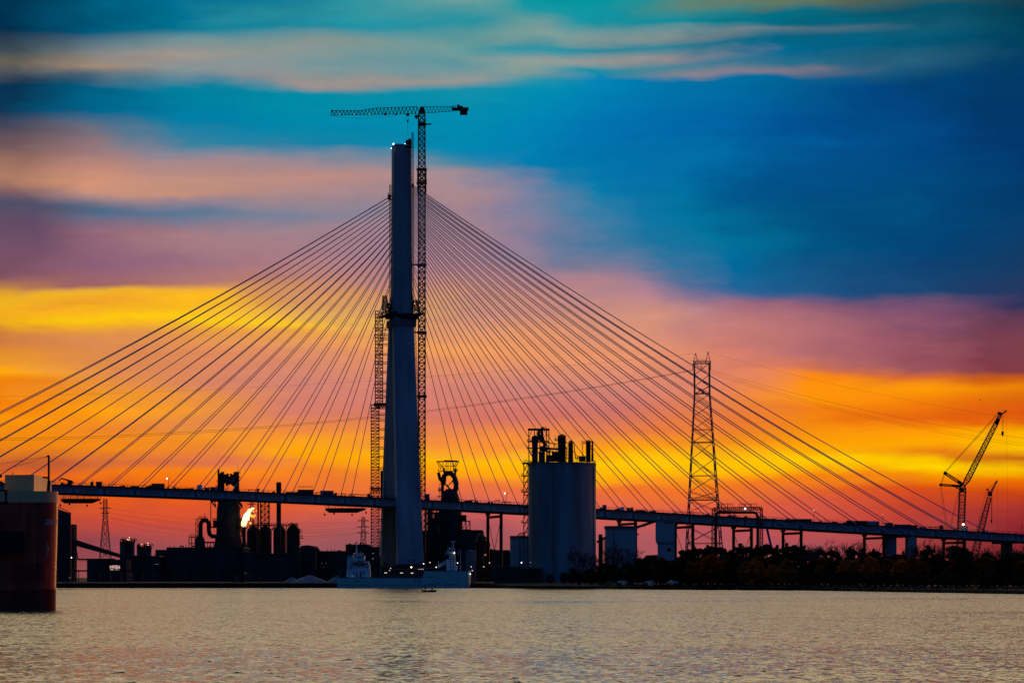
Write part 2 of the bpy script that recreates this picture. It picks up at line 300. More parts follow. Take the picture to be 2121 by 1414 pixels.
# ------------------------------------------------------------------ water
def water_mat():
    m=bpy.data.materials.new('river_water'); m.use_nodes=True; nt=m.node_tree; b=nt.nodes['Principled BSDF']; L=nt.links.new
    b.inputs['Base Color'].default_value=(.012,.03,.035,1); b.inputs['Roughness'].default_value=.12; b.inputs['IOR'].default_value=1.33
    tc=N(nt,'ShaderNodeTexCoord')
    def nz(sx,sy,off,det,dist=0):
        mp=N(nt,'ShaderNodeMapping'); mp.inputs['Scale'].default_value=(sx,sy,1); mp.inputs['Location'].default_value=(off,off*.7,0); L(tc.outputs['Object'],mp.inputs[0])
        n=N(nt,'ShaderNodeTexNoise'); n.inputs['Scale'].default_value=1; n.inputs['Detail'].default_value=det; n.inputs['Distortion'].default_value=dist
        L(mp.outputs[0],n.inputs['Vector']); return n
    def sub(n,amp):
        v=N(nt,'ShaderNodeVectorMath',operation='SUBTRACT'); L(n.outputs['Color'],v.inputs[0]); v.inputs[1].default_value=(.5,.5,.5)
        u=N(nt,'ShaderNodeVectorMath',operation='MULTIPLY'); L(v.outputs[0],u.inputs[0]); u.inputs[1].default_value=amp; return u.outputs[0]
    def addv(a,c):
        v=N(nt,'ShaderNodeVectorMath',operation='ADD'); L(a,v.inputs[0])
        if isinstance(c,tuple): v.inputs[1].default_value=c
        else: L(c,v.inputs[1])
        return v.outputs[0]
    WV=WAVES
    s=None
    for (sx,sy,off,det,amp) in WV:
        q=sub(nz(sx,sy,off,det,.3),(amp*.9,amp,0)); s=q if s is None else addv(s,q)
    # a few steep little crests that mirror the dark upper sky
    cr=nz(1.1,.36,51,4,.6); cm=N(nt,'ShaderNodeMapRange'); L(cr.outputs[0],cm.inputs[0]); cm.inputs[1].default_value=.57; cm.inputs[2].default_value=.68; cm.inputs[3].default_value=0; cm.inputs[4].default_value=CREST
    cc=N(nt,'ShaderNodeCombineXYZ'); L(cm.outputs[0],cc.inputs[1])
    # gusts change how steep the ripples are
    g=nz(.006,.011,31,5,.6); mr=N(nt,'ShaderNodeMapRange'); L(g.outputs[0],mr.inputs[0]); mr.inputs[1].default_value=.35; mr.inputs[2].default_value=.65; mr.inputs[3].default_value=.5; mr.inputs[4].default_value=1.12
    # ripples flattened near the viewer so the water there reflects lower, pinker sky
    yy=N(nt,'ShaderNodeSeparateXYZ'); L(tc.outputs['Object'],yy.inputs[0]); cl=N(nt,'ShaderNodeMapRange'); L(yy.outputs[1],cl.inputs[0]); cl.inputs[1].default_value=130; cl.inputs[2].default_value=420; cl.inputs[3].default_value=.62; cl.inputs[4].default_value=1
    mm=N(nt,'ShaderNodeMath',operation='MULTIPLY'); L(mr.outputs[0],mm.inputs[0]); L(cl.outputs[0],mm.inputs[1])
    sc_=N(nt,'ShaderNodeVectorMath',operation='SCALE'); L(s,sc_.inputs[0]); L(mm.outputs[0],sc_.inputs['Scale'])
    nn=N(nt,'ShaderNodeVectorMath',operation='NORMALIZE'); 
    tl=N(nt,'ShaderNodeVectorMath',operation='SCALE'); tl.inputs[0].default_value=(0,WTILT,0); L(mm.outputs[0],tl.inputs['Scale'])
    L(addv(addv(addv(sc_.outputs[0],tl.outputs[0]),cc.outputs[0]),(0,0,1)),nn.inputs[0]); L(nn.outputs[0],b.inputs['Normal'])
    return m
M['water']=water_mat()
water=MB(); water.add([(-9000,-400,0),(9000,-400,0),(9000,9000,0),(-9000,9000,0)],[(0,1,2,3)])
tag(water.build('water',M['water'],None,loc=(0,0,0)),kind='structure',label='choppy river reflecting the sunset')
# ------------------------------------------------------------------ ground
M['ground']=mat('dark_earth',(.02,.02,.018),.95,0,.5,.15)
shore=[(-1600,1393),(-220,1393),(-64,1393),(-15,1390),(0,1330),(39,1298),(113,1143),(158,880),(180,700),(230,300),(300,-350)]
g=MB(); vs=[];fs=[]
def inland(i,d,z):
    x,y=shore[i]; return (x+(d*.75 if i>3 else 0), y+(d if i<=6 else d*.25), z)
prof=[(0,-1.5,0),(0.3,2.4,1),(3.5,1.2,2),(9,2.3,3),(26,2.6,4)]
rows=[]
for d,z in [(0,-1.5),(.4,1.2),(5,1.9),(12,2.4),(40,2.7)]:
    rows.append([inland(i,d if i>3 else min(d,.4)+d*.9,(z if i>3 else (-1.5 if d==0 else 2.4+d*.006))) for i in range(len(shore))])
for r in rows: vs+=r
n=len(shore)
for k in range(len(rows)-1):
    for i in range(n-1): fs.append((k*n+i,k*n+i+1,(k+1)*n+i+1,(k+1)*n+i))
b=len(vs); far=[(-9000,2000,2.7)]+[(-9000+i*1800,14000,3) for i in range(11)]+[(9000,2000,2.7),(6000,-350,2.7)]
g.add(vs,fs); base=(len(rows)-1)*n
ring=[Vector(v) for v in rows[-1]]
g.add([*ring,*[Vector(p) for p in reversed(far)]],[tuple(range(len(ring)+len(far)))])
tag(g.build('ground',M['ground'],None,loc=(0,0,0)),kind='structure',label='low dark river bank with quay')
# ================================================================== the bridge
UX,UY=.974,.225; VX,VY=-.225,.974
BX,BY=-58.5,1490.0
U=Vector((UX,UY,0)); V=Vector((VX,VY,0))
def B(t,s,z): return Vector((BX+t*UX+s*VX,BY+t*UY+s*VY,z))
def t_at(px,s):             # distance along the deck whose image column is px, on line s
    k=(px-1060.5)/F; bx=BX+s*VX; by=BY+s*VY
    return (k*by-bx)/(UX-k*UY)
PROF=[]
for px,yt,yb in [(0,1002,1018),(110,1006.5,1023),(220,1010,1027),(340,1014,1031),(500,1018,1034),(640,1023,1040),(700,1026,1043),(835,1032.5,1045),(880,1035,1048.5),(1000,1039,1056),(1090,1043,1061),(1240,1054,1069),(1340,1059,1075.5),(1440,1066,1081),(1640,1077,1094),(1750,1084,1102),(1900,1096,1110),(2000,1103,1117),(2121,1111,1124)]:
    t=t_at(px,-18); y=B(t,-18,0).y; PROF.append((t,Z_(yt,y),Z_(yb,y)))
PROF.insert(0,(-330,PROF[0][1]+2.5,PROF[0][2]+2.5)); PROF.append((430,PROF[-1][1]-2.4,PROF[-1][2]-2.4))
# least-squares smooth curve so the deck has no kinks
def fitcurve(idx):
    import itertools
    pts=[(p[0]/300,p[idx]) for p in PROF]; n=4
    A=[[sum(t**(i+j) for t,_ in pts) for j in range(n)] for i in range(n)]; bb=[sum(z*t**i for t,z in pts) for i in range(n)]
    for i in range(n):
        pv=A[i][i]
        for j in range(i+1,n):
            f=A[j][i]/pv
            for k in range(i,n): A[j][k]-=f*A[i][k]
            bb[j]-=f*bb[i]
    x=[0]*n
    for i in range(n-1,-1,-1): x[i]=(bb[i]-sum(A[i][k]*x[k] for k in range(i+1,n)))/A[i][i]
    return x
CT=fitcurve(1); CB=fitcurve(2)
def ztop(t): return sum(c*(t/300)**i for i,c in enumerate(CT))
def zbot(t): return sum(c*(t/300)**i for i,c in enumerate(CB))
bridge=thing('cable_stayed_bridge','unfinished cable-stayed road bridge with one tall concrete pylon and fanned blue cables','bridge',B(0,0,0))
ts=[-330+i*5 for i in range(153)]
def strip(s0,s1,za,zb,a=-330,b=430):
    m=MB(); m.loft([[B(t,s0,za(t)),B(t,s1,za(t)),B(t,s1,zb(t)),B(t,s0,zb(t))] for t in ts if a<=t<=b]); return m
strip(-17.6,17.6,lambda t:ztop(t)-1.1,lambda t:ztop(t)-.55).build('deck',M['slab'],bridge)
for s in (-18,18):
    sg=-1 if s<0 else 1
    e=strip(s-.25,s+.25,lambda t:zbot(t)+.25,lambda t:ztop(t)-.8).build('edge_girder',M['girder'],bridge)
    m=strip(s-.75,s+.75,lambda t:zbot(t),lambda t:zbot(t)+.25)
    for v in strip(s-.85,s+.85,lambda t:ztop(t)-.8,lambda t:ztop(t)-.55).v: pass
    m.build('bottom_flange',M['girderd'],e)
    strip(s-.85,s+.85,lambda t:ztop(t)-.8,lambda t:ztop(t)-.5).build('top_flange',M['girderd'],e)
    st=MB()                           # shadow-casting panels: stiffener frames and the long closed ribs on the web
    t=-325
    while t<425:
        st.box(B(t,s+sg*.4,(ztop(t)+zbot(t))/2-.2),(1.3,.5,ztop(t)-zbot(t)-1.2),U,V)
        for q in (.35,.62):
            zz=zbot(t+7.5)+(ztop(t+7.5)-zbot(t+7.5))*q
            a=B(t+2.2,s+sg*.5,zbot(t+2.2)+(ztop(t+2.2)-zbot(t+2.2))*q); b=B(t+12.8,s+sg*.5,zbot(t+12.8)+(ztop(t+12.8)-zbot(t+12.8))*q)
            st.bar(a,b,.4,.22)
        t+=15.4
    st.build('stiffener',M['girderd'],e)
    rl=strip(s-.25,s+.25,lambda t:ztop(t)-.5,lambda t:ztop(t)+.35)
    rl.build('parapet',M['shed'],bridge)
    r=MB()
    for k in range(-110,143):
        t=k*3.0; r.bar(B(t,s,ztop(t)+.3),B(t,s,ztop(t)+1.45),.14)
    for z in (.9,1.45):
        for k in range(-22,28): r.bar(B(k*15,s,ztop(k*15)+z),B(k*15+15,s,ztop(k*15+15)+z),.12)
    tag(r.build('railing',M['steel'],bridge),kind='stuff') if False else r.build('railing',M['steel'],bridge)
fb=MB()
t=-325
while t<428:
    fb.box(B(t,0,ztop(t)-2.0),(.5,35.4,1.7),U,V); t+=5.13
fb.build('floor_beam',M['girderd'],bridge)
# ------------------------------------------------------------------ pylon
def sect(t0,s0,z,wu,wv,c):       # chamfered rectangle
    h,k=wu/2,wv/2
    return [B(t0+a,s0+b,z) for a,b in((-h+c,-k),(h-c,-k),(h,-k+c),(h,k-c),(h-c,k),(-h+c,k),(-h,k-c),(-h,-k+c))]
zj=Z_(655,1490)
m=MB(); m.loft([sect(0.6,0,zj-1.5,11.6,9.6,.9),sect(.6,0,zj+4,11.2,9,.9),sect(.6,0,zj+16,10.0,8,.9),sect(.6,0,zj+40,9.6,8,.9),sect(.6,0,Z_(302,1490),9.3,7.8,.9),sect(.6,0,Z_(300,1490),8.3,6.8,.6)])
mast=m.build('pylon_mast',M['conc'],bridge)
legs=[]
for sg in(-1,1):
    m=MB(); rings=[]
    for i in range(15):
        q=i/14; z=zj-1.4+(1.5-(zj-1.4))*q
        rings.append(sect(.4,sg*(4.6+22*q**1.02),z,10.6+3.0*q,6.2+1.6*q,.8))
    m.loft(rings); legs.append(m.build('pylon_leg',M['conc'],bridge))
m=MB(); m.loft([sect(.6,0,zj-6,12.6,17.2,.4),sect(.6,0,zj-2.2,12.9,17.6,.4)]); m.build('collar',M['concd'],bridge)
m=MB(); m.box(B(.4,0,ztop(0)-3.4),(8,44,4.6),U,V); m.build('cross_beam',M['conc'],bridge)
m=MB()
for sg in(-1,1): m.box(B(.4,sg*27,1.5),(22,16,3),U,V)
m.box(B(.4,0,2),(12,40,2.2),U,V); m.build('pile_cap',M['concd'],bridge)
# cable stays
ZL=[404,411,419,427,435,443,452,461,470,480,491,503,516,531,549,571,598][::-1]
ZR=[381,388,395,402,410,418,427,436,445,455,465,476,488,502,517,535,556,582][::-1]
TL=[-(29+15.4*i) for i in range(17)]
TR=[37+15.5*i for i in range(11)]+[209,227,246,265,284,303,322]
anch=MB(); head=MB()
for tt,zz,sd in((TL,ZL,-1),(TR,ZR,1)):
    for i,(t,py) in enumerate(zip(tt,zz)):
        for s in(-1,1):
            a=B(.6+sd*4.4,s*1.6,Z_(py,1490)); b=B(t,s*17.4,ztop(t)+.2); Lh=(b-a).length; sag=.0155*Lh*(Lh/340)
            pts=[a.lerp(b,k/12)-Vector((0,0,4*sag*(k/12)*(1-k/12))) for k in range(13)]
            r=.17+.075*i/17
            o=MB().tube(pts,r,6).build('stay_cable',M['cable'],bridge,smooth=True)
            d=(pts[-2]-pts[-1]).normalized(); e=pts[-1]
            MB().tube([e-d*1.5,e+d*3.2],[.32,.24],8).build('anchor_tube',M['girder'],o)
            head.tube([a-(b-a).normalized()*.6,a+(b-a).normalized()*1.8],[.34,.3],6)
# steel anchor outriggers on the back span
for px in(1620,1662,1752,1791,1830,1870,1912,1950,1990,2030):
    t=t_at(px,-18); ab=MB(); ab.bar(B(t-3,-18.7,ztop(t-3)-.5),B(t+1.5,-18.7,zbot(t+1.5)+1.2),.8,.5); ab.build('anchor_bracket',M['girder'],bridge)
# concrete piers of the back span
for px,s,w in((1845,-11.5,4.8),(1887,-15,4.8),(2085,-6,4.8)):
    t=t_at(px,s); m=MB(); m.box(B(t,s,(zbot(t)+1)/2+.5),(w,5,zbot(t)-1),U,V); m.build('pier',M['conc'],bridge)
for px in (1866,2086):
    t=t_at(px,0); 
    m=MB(); m.box(B(t,0,zbot(t)-.3),(4,34,1.6),U,V); m.build('pier_cap',M['conc'],bridge)
# lamps on the pylon top
def lamp_at(name,label,p,r,em,parts=None,post=None):
    r_=thing(name,label,'lamp',p)
    MB().ball(p,r,8).build('bulb',M[em],r_)
    m=MB(); m.box(Vector(p)-Vector((0,0,r+.12)),(r*1.6,r*1.6,.24))
    if post: m.bar(Vector(p)-Vector((0,0,r)),Vector(p)-Vector((0,0,post)),.22)
    m.build('housing',M['black'],r_); return r_
lamp_at('work_lamp','small white work lamp on left corner of the pylon top',P(815,298.5,1488),.42,'lampc',post=.6)
lamp_at('work_lamp','small white work lamp on pylon top beside the winch house',P(838.8,299,1488),.38,'lampc',post=.6)
lamp_at('warning_lamp','tiny lamp clamped to left face just below the pylon top',P(810.5,307.5,1484.5),.25,'lampc')
r_=thing('winch_house','dark boxy winch housing perched on right end of the pylon top','winch',P(847,302,1488))
m=MB(); m.boxz(841,852,289.5,1487,3,Z_(300,1490)); m.boxz(840,843,293,1486.6,2.6,Z_(300,1490)); m.bar(P(841,296,1487),P(852,289,1487),.4); m.build('body',M['black'],r_)
m=MB(); m.boxz(839,853.5,302,1483.4,1.4,Z_(310,1490)); m.build('bracket',M['black'],r_)
m=MB(); m.boxz(846.5,850,286.5,1487.5,1.6,Z_(289.6,1487)+.02); m.build('motor',M['black'],r_)
# ------------------------------------------------------------------ hoist rails and platforms on the pylon
h1=thing('hoist_mast','slim lattice hoist rail on the right face, rising above the pylon top','hoist',P(857,640,1487))
m=MB(); m.lattice(P(855.5,640,1487),P(854.6,275,1487),1.0,1.0,92,.16,.11,cross=False); m.build('lattice',M['steel'],h1)
m=MB()
for y in(300,322,347,372,400,430,460,490,520,550,580,610): m.bar(P(854,y,1487),P(850.5,y,1489),.2)
m.build('tie',M['steel'],h1)
m=MB(); m.boxp(852.6,380,857.4,388,1485.4,1.4); m.build('car',M['grey'],h1)
h2=thing('hoist_mast','slim lattice hoist rail leaning along the near pylon leg','hoist',P(873,1010,1470))
m=MB(); m.lattice(P(873,1030,1470),P(858.5,668,1485),1.0,1.0,90,.16,.11); m.build('lattice',M['steel'],h2)
m=MB()
for k in range(12):
    q=(k+.5)/12; p=P(873,1030,1470).lerp(P(858.5,668,1485),q); m.bar(p,p+Vector((-1.3,1,0)),.2)
m.build('tie',M['steel'],h2)
h3=thing('hoist_mast','slim lattice rail running up the left face of the pylon mast','hoist',P(808,640,1488))
m=MB(); m.lattice(P(808,645,1488),P(808.2,383,1488),.9,.9,66,.15,.1); m.build('lattice',M['steel'],h3)
m=MB(); m.boxp(803,403,809,413,1486.6,2); m.bar(P(803,402,1487),P(807,399,1487),.4); m.build('cable_clamp',M['black'],h3)
wp=thing('work_platform','dark scaffold work platform wrapped around the pylon where its legs meet','platform',P(830,655,1490))
m=MB(); m.boxp(799,648.5,867,661,1482,1.4); m.boxp(800,651,866,657,1496.3,1.4)
m.loft([[P(800,650,1483),P(800,657.5,1483),P(800,657.5,1497),P(800,650,1497)],[P(783.5,656,1483),P(783.5,659.5,1483),P(783.5,659.5,1497),P(783.5,656,1497)]])
m.loft([[P(866,650,1483),P(866,657.5,1483),P(866,657.5,1497),P(866,650,1497)],[P(877,646.5,1483),P(877,651,1483),P(877,651,1497),P(877,646.5,1497)]])
m.boxp(814,644.5,823,649.2,1482,1.2)
m.build('deck',M['black'],wp)
m=MB(); m.lattice(P(799,650,1489),P(797,613,1489),4.2,2.0,9,.26,.2,cross=True,d0=8,d1=4); m.lattice(P(804,650,1484),P(803,628,1484),3,2,6,.24,.18,d0=3,d1=3); m.build('scaffold_frame',M['rust'],wp)
m=MB(); m.lattice(P(863,648,1489),P(859,622,1489),3.8,2.4,7,.26,.2,cross=True,d0=8,d1=4); m.build('scaffold_frame',M['rust'],wp)
m=MB()
for x in(783.5,787,791,795,872,875,877): m.bar(P(x,656 if x<800 else 648,1483.2),P(x,648 if x<800 else 641,1483.2),.12)
m.bar(P(783.5,650,1483.2),P(797,648,1483.2),.12); m.bar(P(870,643,1483.2),P(877,641,1483.2),.12); m.build('railing',M['steel'],wp)
for x,y,l in((801.5,641,'left scaffold frame of the work platform'),(861.5,645.5,'right scaffold frame of the work platform'),(791,644,'far left end of the work platform'),(858.5,629,'upper right scaffold above the work platform')):
    lamp_at('work_lamp','tiny warm work lamp on the '+l,P(x,y,1483),.26,'lampd',post=1.2)
# scaffold stair tower on the left
st=thing('stair_tower','tall thin rusty scaffold stair tower tied to the far pylon leg','scaffold',P(777,1135,1506))
m=MB(); m.lattice(P(785,838,1504),P(785,644,1504),3.9,3.9,28,.32,.22); 
for k in range(28):
    a=P(779,838-k*6.9,1502); b=P(791,838-k*6.9-6.9,1502); m.bar(a,b,.14)
m.build('upper_tower',M['rust'],st)
m=MB(); m.lattice(P(777,1136,1504),P(777,838,1504),4.1,4.1,44,.32,.22)
for k in range(44): m.bar(P(770.5,1136-k*6.77,1502),P(783.5,1129-k*6.77,1502),.14)
m.build('lower_tower',M['rust'],st)
m=MB()
for y,x1 in[(680,804.5),(692,804),(700,804),(712,803.5),(732,803),(750,803),(769,802.5),(792,802),(808,802),(820,801.5),(856,801),(868,801),(887,800.5),(905,800),(926,800),(944,799.5),(968,799),(1052,793),(1075,793),(1100,793)]:
    for d in(0,3.2): m.bar(P(782,y+d,1504),P(x1+2,y+d,1510),.36)
m.build('tie',M['rust'],st)
m=MB(); m.boxp(774,834,800,838.5,1500,7); m.lattice(P(776,842,1503),P(800,842,1505),2.2,2.2,8,.2,.16,a1=(0,0,1)); m.build('landing',M['black'],st)
m=MB(); m.boxp(767,1009,792,1012,1500,6)
m.lattice(P(768,1016,1503),P(790,1016,1505),2.4,2.4,7,.2,.16,a1=(0,0,1)); m.bar(P(766,1004,1500),P(766,1024,1500),.2)
m.build('lower_landing',M['rust'],st)
fw=thing('formwork_panel','dark steel formwork box standing at the foot of the far pylon leg above the deck','formwork',P(800,1035,1512))
m=MB(); a=Z_(974,1510); m.box(((X_(788,1510)+X_(822,1510))/2,1512,(a+ztop(0))/2),(X_(822,1510)-X_(788,1510),4,a-ztop(0))); m.build('panel',M['shed'],fw)
m=MB()
for x in(788.5,793,797,801): m.boxz(x,x+1.1,974,1509.6,.38,ztop(0)+.02)
m.boxz(788,822,990,1509.3,.28,Z_(992,1509.3)); m.boxz(788,822,1011,1509.3,.28,Z_(1013,1509.3)); m.build('waler',M['black'],fw)
# ------------------------------------------------------------------ tower crane
TC=B(15.9,22,0); ty=TC.y
tc=thing('tower_crane','tall flat-top tower crane standing behind the pylon with its long jib pointing left','crane',(X_(873.3,ty),ty,2.6))
m=MB(); mw=(881-866)*ty/F*.9; m.lattice(P(873.7,1190,ty),P(873.7,238,ty),mw,mw,76,.62,.30,cross=True); m.build('mast',M['crane'],tc)
m=MB(); m.lattice(P(873.7,400,ty),P(873.7,350,ty),mw*1.3,mw*1.3,4,.35,.25,cross=True)
for y in(349,377): m.boxp(862.5,y,884,y+2.2,ty-2.4,4.8); 
for x,y in((862.5,349),(884,349),(862.5,377),(884,377)): m.bar(P(x,y,ty-2.4),P(x,y-6,ty-2.4),.14)
m.build('climbing_frame',M['crane'],tc)
m=MB()
for y,x0 in((548,853),(688,857),(820,864)): m.boxp(x0,y-1.6,881,y+1.6,ty-2,.5); m.bar(P(x0,y,ty-2),B(.6,6,Z_(y,1490)),.5); m.boxp(864,y-2.5,883.5,y+2.5,ty-2.6,5)
m.build('wall_tie',M['crane'],tc)
m=MB(); m.loft([[P(866,236,ty-2),P(882,236,ty-2),P(882,236,ty+2),P(866,236,ty+2)],[P(870,221,ty-1.2),P(878,221,ty-1.2),P(878,221,ty+1.2),P(870,221,ty+1.2)]]); m.bar(P(879,222,ty),P(879,217.5,ty),.16); m.build('slewing_head',M['crane'],tc)
m=MB()                                            # jib: one top chord, two bottom chords
def zj_(x): return 238.9-(x-682.7)/(867.8-682.7)*3.1
def zt_(x): return 229.4 if x<747 else (229.4-(x-747)/28*4.9 if x<775 else 224.5-(x-775)/95*3.6)
xs=[685+i*183/24 for i in range(25)]
for k in range(24):
    for sy in(-1,1): m.bar(P(xs[k],zj_(xs[k]),ty+sy),P(xs[k+1],zj_(xs[k+1]),ty+sy),.24)
    a=(xs[k]+xs[k+1])/2
    for sy in(-1,1):
        m.bar(P(xs[k],zj_(xs[k]),ty+sy),P(a,zt_(a),ty),.27); m.bar(P(a,zt_(a),ty),P(xs[k+1],zj_(xs[k+1]),ty+sy),.27)
    m.bar(P(xs[k],zj_(xs[k]),ty-1),P(xs[k],zj_(xs[k]),ty+1),.15)
    if k<23: b=(xs[k+1]+xs[k+2])/2; m.bar(P(a,zt_(a),ty),P(b,zt_(b),ty),.3)
m.boxp(686,228,690,231.5,ty-.6,1.2)
m.build('jib',M['crane'],tc)
m=MB()
xs=[880+i*58/8 for i in range(9)]
for k in range(8):
    f=lambda x:234.5-(x-882)/56*4.1
    a=(xs[k]+xs[k+1])/2
    for sy in(-1,1):
        m.bar(P(xs[k],f(xs[k]),ty+sy),P(xs[k+1],f(xs[k+1]),ty+sy),.24); m.bar(P(xs[k],f(xs[k]),ty+sy),P(a,221.5,ty),.17); m.bar(P(a,221.5,ty),P(xs[k+1],f(xs[k+1]),ty+sy),.17)
m.bar(P(878,221.4,ty),P(938,221.4,ty),.25); m.boxp(936,222.5,970,228,ty-1.6,3.2); m.bar(P(936,221,ty),P(944,220,ty),.4); m.build('counter_jib',M['crane'],tc)
m=MB(); m.boxp(947,219.5,959,223.4,ty-1.3,2.6); m.boxp(946.5,217,952,220.5,ty-.8,1.6); m.bar(P(970.5,222,ty-1.5),P(970.5,229,ty-1.5),.15); m.build('winch',M['black'],tc)
m=MB(); m.boxp(952.7,228.2,968,237,ty-1.4,2.8); m.build('counterweight',M['black'],tc)
m=MB(); m.boxp(858.5,238.5,866,243.5,ty-3.4,1.8); m.boxp(861.5,243.4,863.6,247,ty-3,.6); m.build('cab',M['black'],tc)
m=MB(); m.boxp(880,255.8,893.5,257.4,ty-1.2,2.4); m.boxp(866,253,882,258.5,ty-2.1,4.2); m.build('platform',M['black'],tc)
m=MB(); m.boxp(841,235,847.5,238.8,ty-1.3,2.6); m.boxp(795,234.6,801,237.5,ty-1.3,2.6); m.boxp(818,235,822,237.3,ty-1.3,2.6); m.build('trolley',M['black'],tc)
m=MB(); m.loft([[P(842.2,249,ty-.4),P(846.8,249,ty-.4),P(846.8,249,ty+.4),P(842.2,249,ty+.4)],[P(843.4,253.6,ty-.3),P(845.6,253.6,ty-.3),P(845.6,253.6,ty+.3),P(843.4,253.6,ty+.3)]]); m.build('hook_block',M['black'],tc)
m=MB()
for a,b in(((841.5,238),(843.2,249.5)),((847.5,238),(846.2,249.5)),((844.5,253),(844.8,282))): m.bar(P(*a,ty),P(*b,ty),.12)
m.tube([P(686+i*15,240+5.5*math.sin(math.pi*i/9),ty-1) for i in range(10)],.045,4); m.build('hoist_rope',M['black'],tc)
for x in(702.5,733,765.5): MB().ball(P(x,236.6,ty-1.3),.16,6).build('marker_lamp',M['lampd'],tc)
# ------------------------------------------------------------------ falsework bents under the back span
def bent(pa,pb,label,ybot,beam=True,brace=True):
    t=(t_at(pa,15)+t_at(pb,-15))/2
    ta=t_at(pa,15); tb=t_at(pb,-15)
    A=B(ta,15,0); Bb=B(tb,-15,0)
    r=thing('falsework_bent',label,'falsework',B((ta+tb)/2,0,2.5),'black falsework bents under the deck')
    for p,tt in((A,ta),(Bb,tb)):
        m=MB(); z1=zbot(tt)-.06; m.tube([(p.x,p.y,2.4),(p.x,p.y,z1)],.85,12); m.box((p.x,p.y,z1-.5),(2.6,2.6,.9)); m.build('column',M['black'],r,smooth=True)
    zc=min(zbot(ta),zbot(tb))-2.2
    MB().bar((A.x,A.y,zc),(Bb.x,Bb.y,zc),1.2,1.3).build('cap_beam',M['black'],r)
    m=MB(); m.bar((A.x,A.y,zc-1),(Bb.x,Bb.y,3),.22); m.bar((Bb.x,Bb.y,zc-1),(A.x,A.y,3),.22); m.build('brace',M['steel'],r)
    return r
for pa,pb,l in((1010.5,1038,'black two-column falsework bent between second blast furnace and cement silo'),
 (1100,1128,'black falsework bent mostly hidden behind the cement silo'),
 (1190,1220,'black falsework bent behind the right half of the cement silo'),
 (1282.5,1316.5,'short-looking falsework bent standing above the pale hopper building roof'),
 (1399,1435,'black falsework bent between corbelled silo and power pylon'),
 (1519.5,1556.5,'black braced falsework bent just left of the pipe gantry riser'),
 (1622,1659.5,'black braced falsework bent right of the slanting blue strut'),
 (1790.5,1830.5,'black braced falsework bent left of the pair of concrete piers'),
 (1954.5,1998,'black falsework bent beneath the big crawler crane'),):
    bent(pa,pb,l,0)
# ------------------------------------------------------------------ hanging work travellers
def traveller(x0,x1,y0,y1,label):
    t=(t_at(x0,-4)+t_at(x1,-4))/2; Y=B(t,-8,0).y
    r=thing('suspended_platform',label,'platform',P((x0+x1)/2,y1,Y),'suspended work platforms under the deck')
    m=MB(); w=x1-x0
    def ring(x,ya,yb): return [P(x,ya,Y-7),P(x,yb,Y-7),P(x,yb,Y+9),P(x,ya,Y+9)]
    m.loft([ring(x0,y1-9.5,y1-7.5),ring(x0+w*.03,y1-9.6,y1-3.5),ring(x0+w*.10,y1-10,y1),ring(x0+w*.78,y1-10,y1),ring(x0+w*.97,y1-9.6,y1-5.5),ring(x1,y1-9.5,y1-7.5)]); m.build('hull_tray',M['black'],r)
    m=MB()
    for k in range(17):
        x=x0+w*k/16; m.bar(P(x,y1-9,Y-7),P(x,y0,Y-7),.14)
    m.bar(P(x0,y0+.3,Y-7),P(x1,y0+.3,Y-7),.14); m.bar(P(x0,y0+3,Y-7),P(x1,y0+3,Y-7),.12); m.build('railing',M['rust'],r)
    m=MB()
    for k in range(6):
        x=x0+w*(k+.5)/6; tt=t_at(x,-8); m.bar(P(x,y1-9,Y),Vector((X_(x,Y),Y,zbot(tt)+1.6)),.25)
    m.build('hanger',M['black'],r)
    for q,dy in((-.01,5),(.22,2.5),(.66,5.5),(1.0,.6)):
        c=P(x0+w*q,y1+dy-1,Y-5); m=MB().ball(c,.5,8,1.1); m.bar(c,(c.x,c.y,c.z+(dy+3)*.25),.1); m.bar((c.x,c.y,c.z+(dy+3)*.25),(c.x+(1.5 if q<.5 else -1.5),c.y,c.z+(dy+5)*.25),.1); m.build('weight',M['black'],r)
    return r
traveller(125.5,208.5,1027,1042,'suspended work platform under the deck beyond the red freighter')
traveller(673.5,758,1045,1061.5,'suspended work platform under the deck just left of the stair tower')
# ================================================================== industry on the far bank
GZ=2.55
def base(px,Y,z=GZ): return Vector((X_(px,Y),Y,z))
def cyl(m,px0,px1,ytop,Y,z0,n=20,dome=0,yoff=0):
    r=(px1-px0)/2*Y/F; c=X_((px0+px1)/2,Y); z=Z_(ytop,Y)
    prof=[(r,0),(r,z-z0-dome*r)]
    if dome: prof+=[(r*math.cos(a),z-z0-dome*r+dome*r*math.sin(a)) for a in(.35,.7,1.05,1.35,1.5)]
    m.lathe((c,Y+yoff,z0),prof,n); return m
def px_bar(m,a,b,Y,w,dy=0): m.bar(P(a[0],a[1],Y),P(b[0],b[1],Y+dy),w); return m
def px_tube(m,pts,Y,r,n=10): m.tube([P(x,y,Y) for x,y in pts],r,n); return m
def railing(m,x0,x1,y,Y,h=3.2,n=6,w=.12):
    for i in range(n+1):
        x=x0+(x1-x0)*i/n; m.bar(P(x,y,Y),P(x,y-h,Y),w)
    m.bar(P(x0,y-h,Y),P(x1,y-h,Y),w); m.bar(P(x0,y-h*.5,Y),P(x1,y-h*.5,Y),w); return m
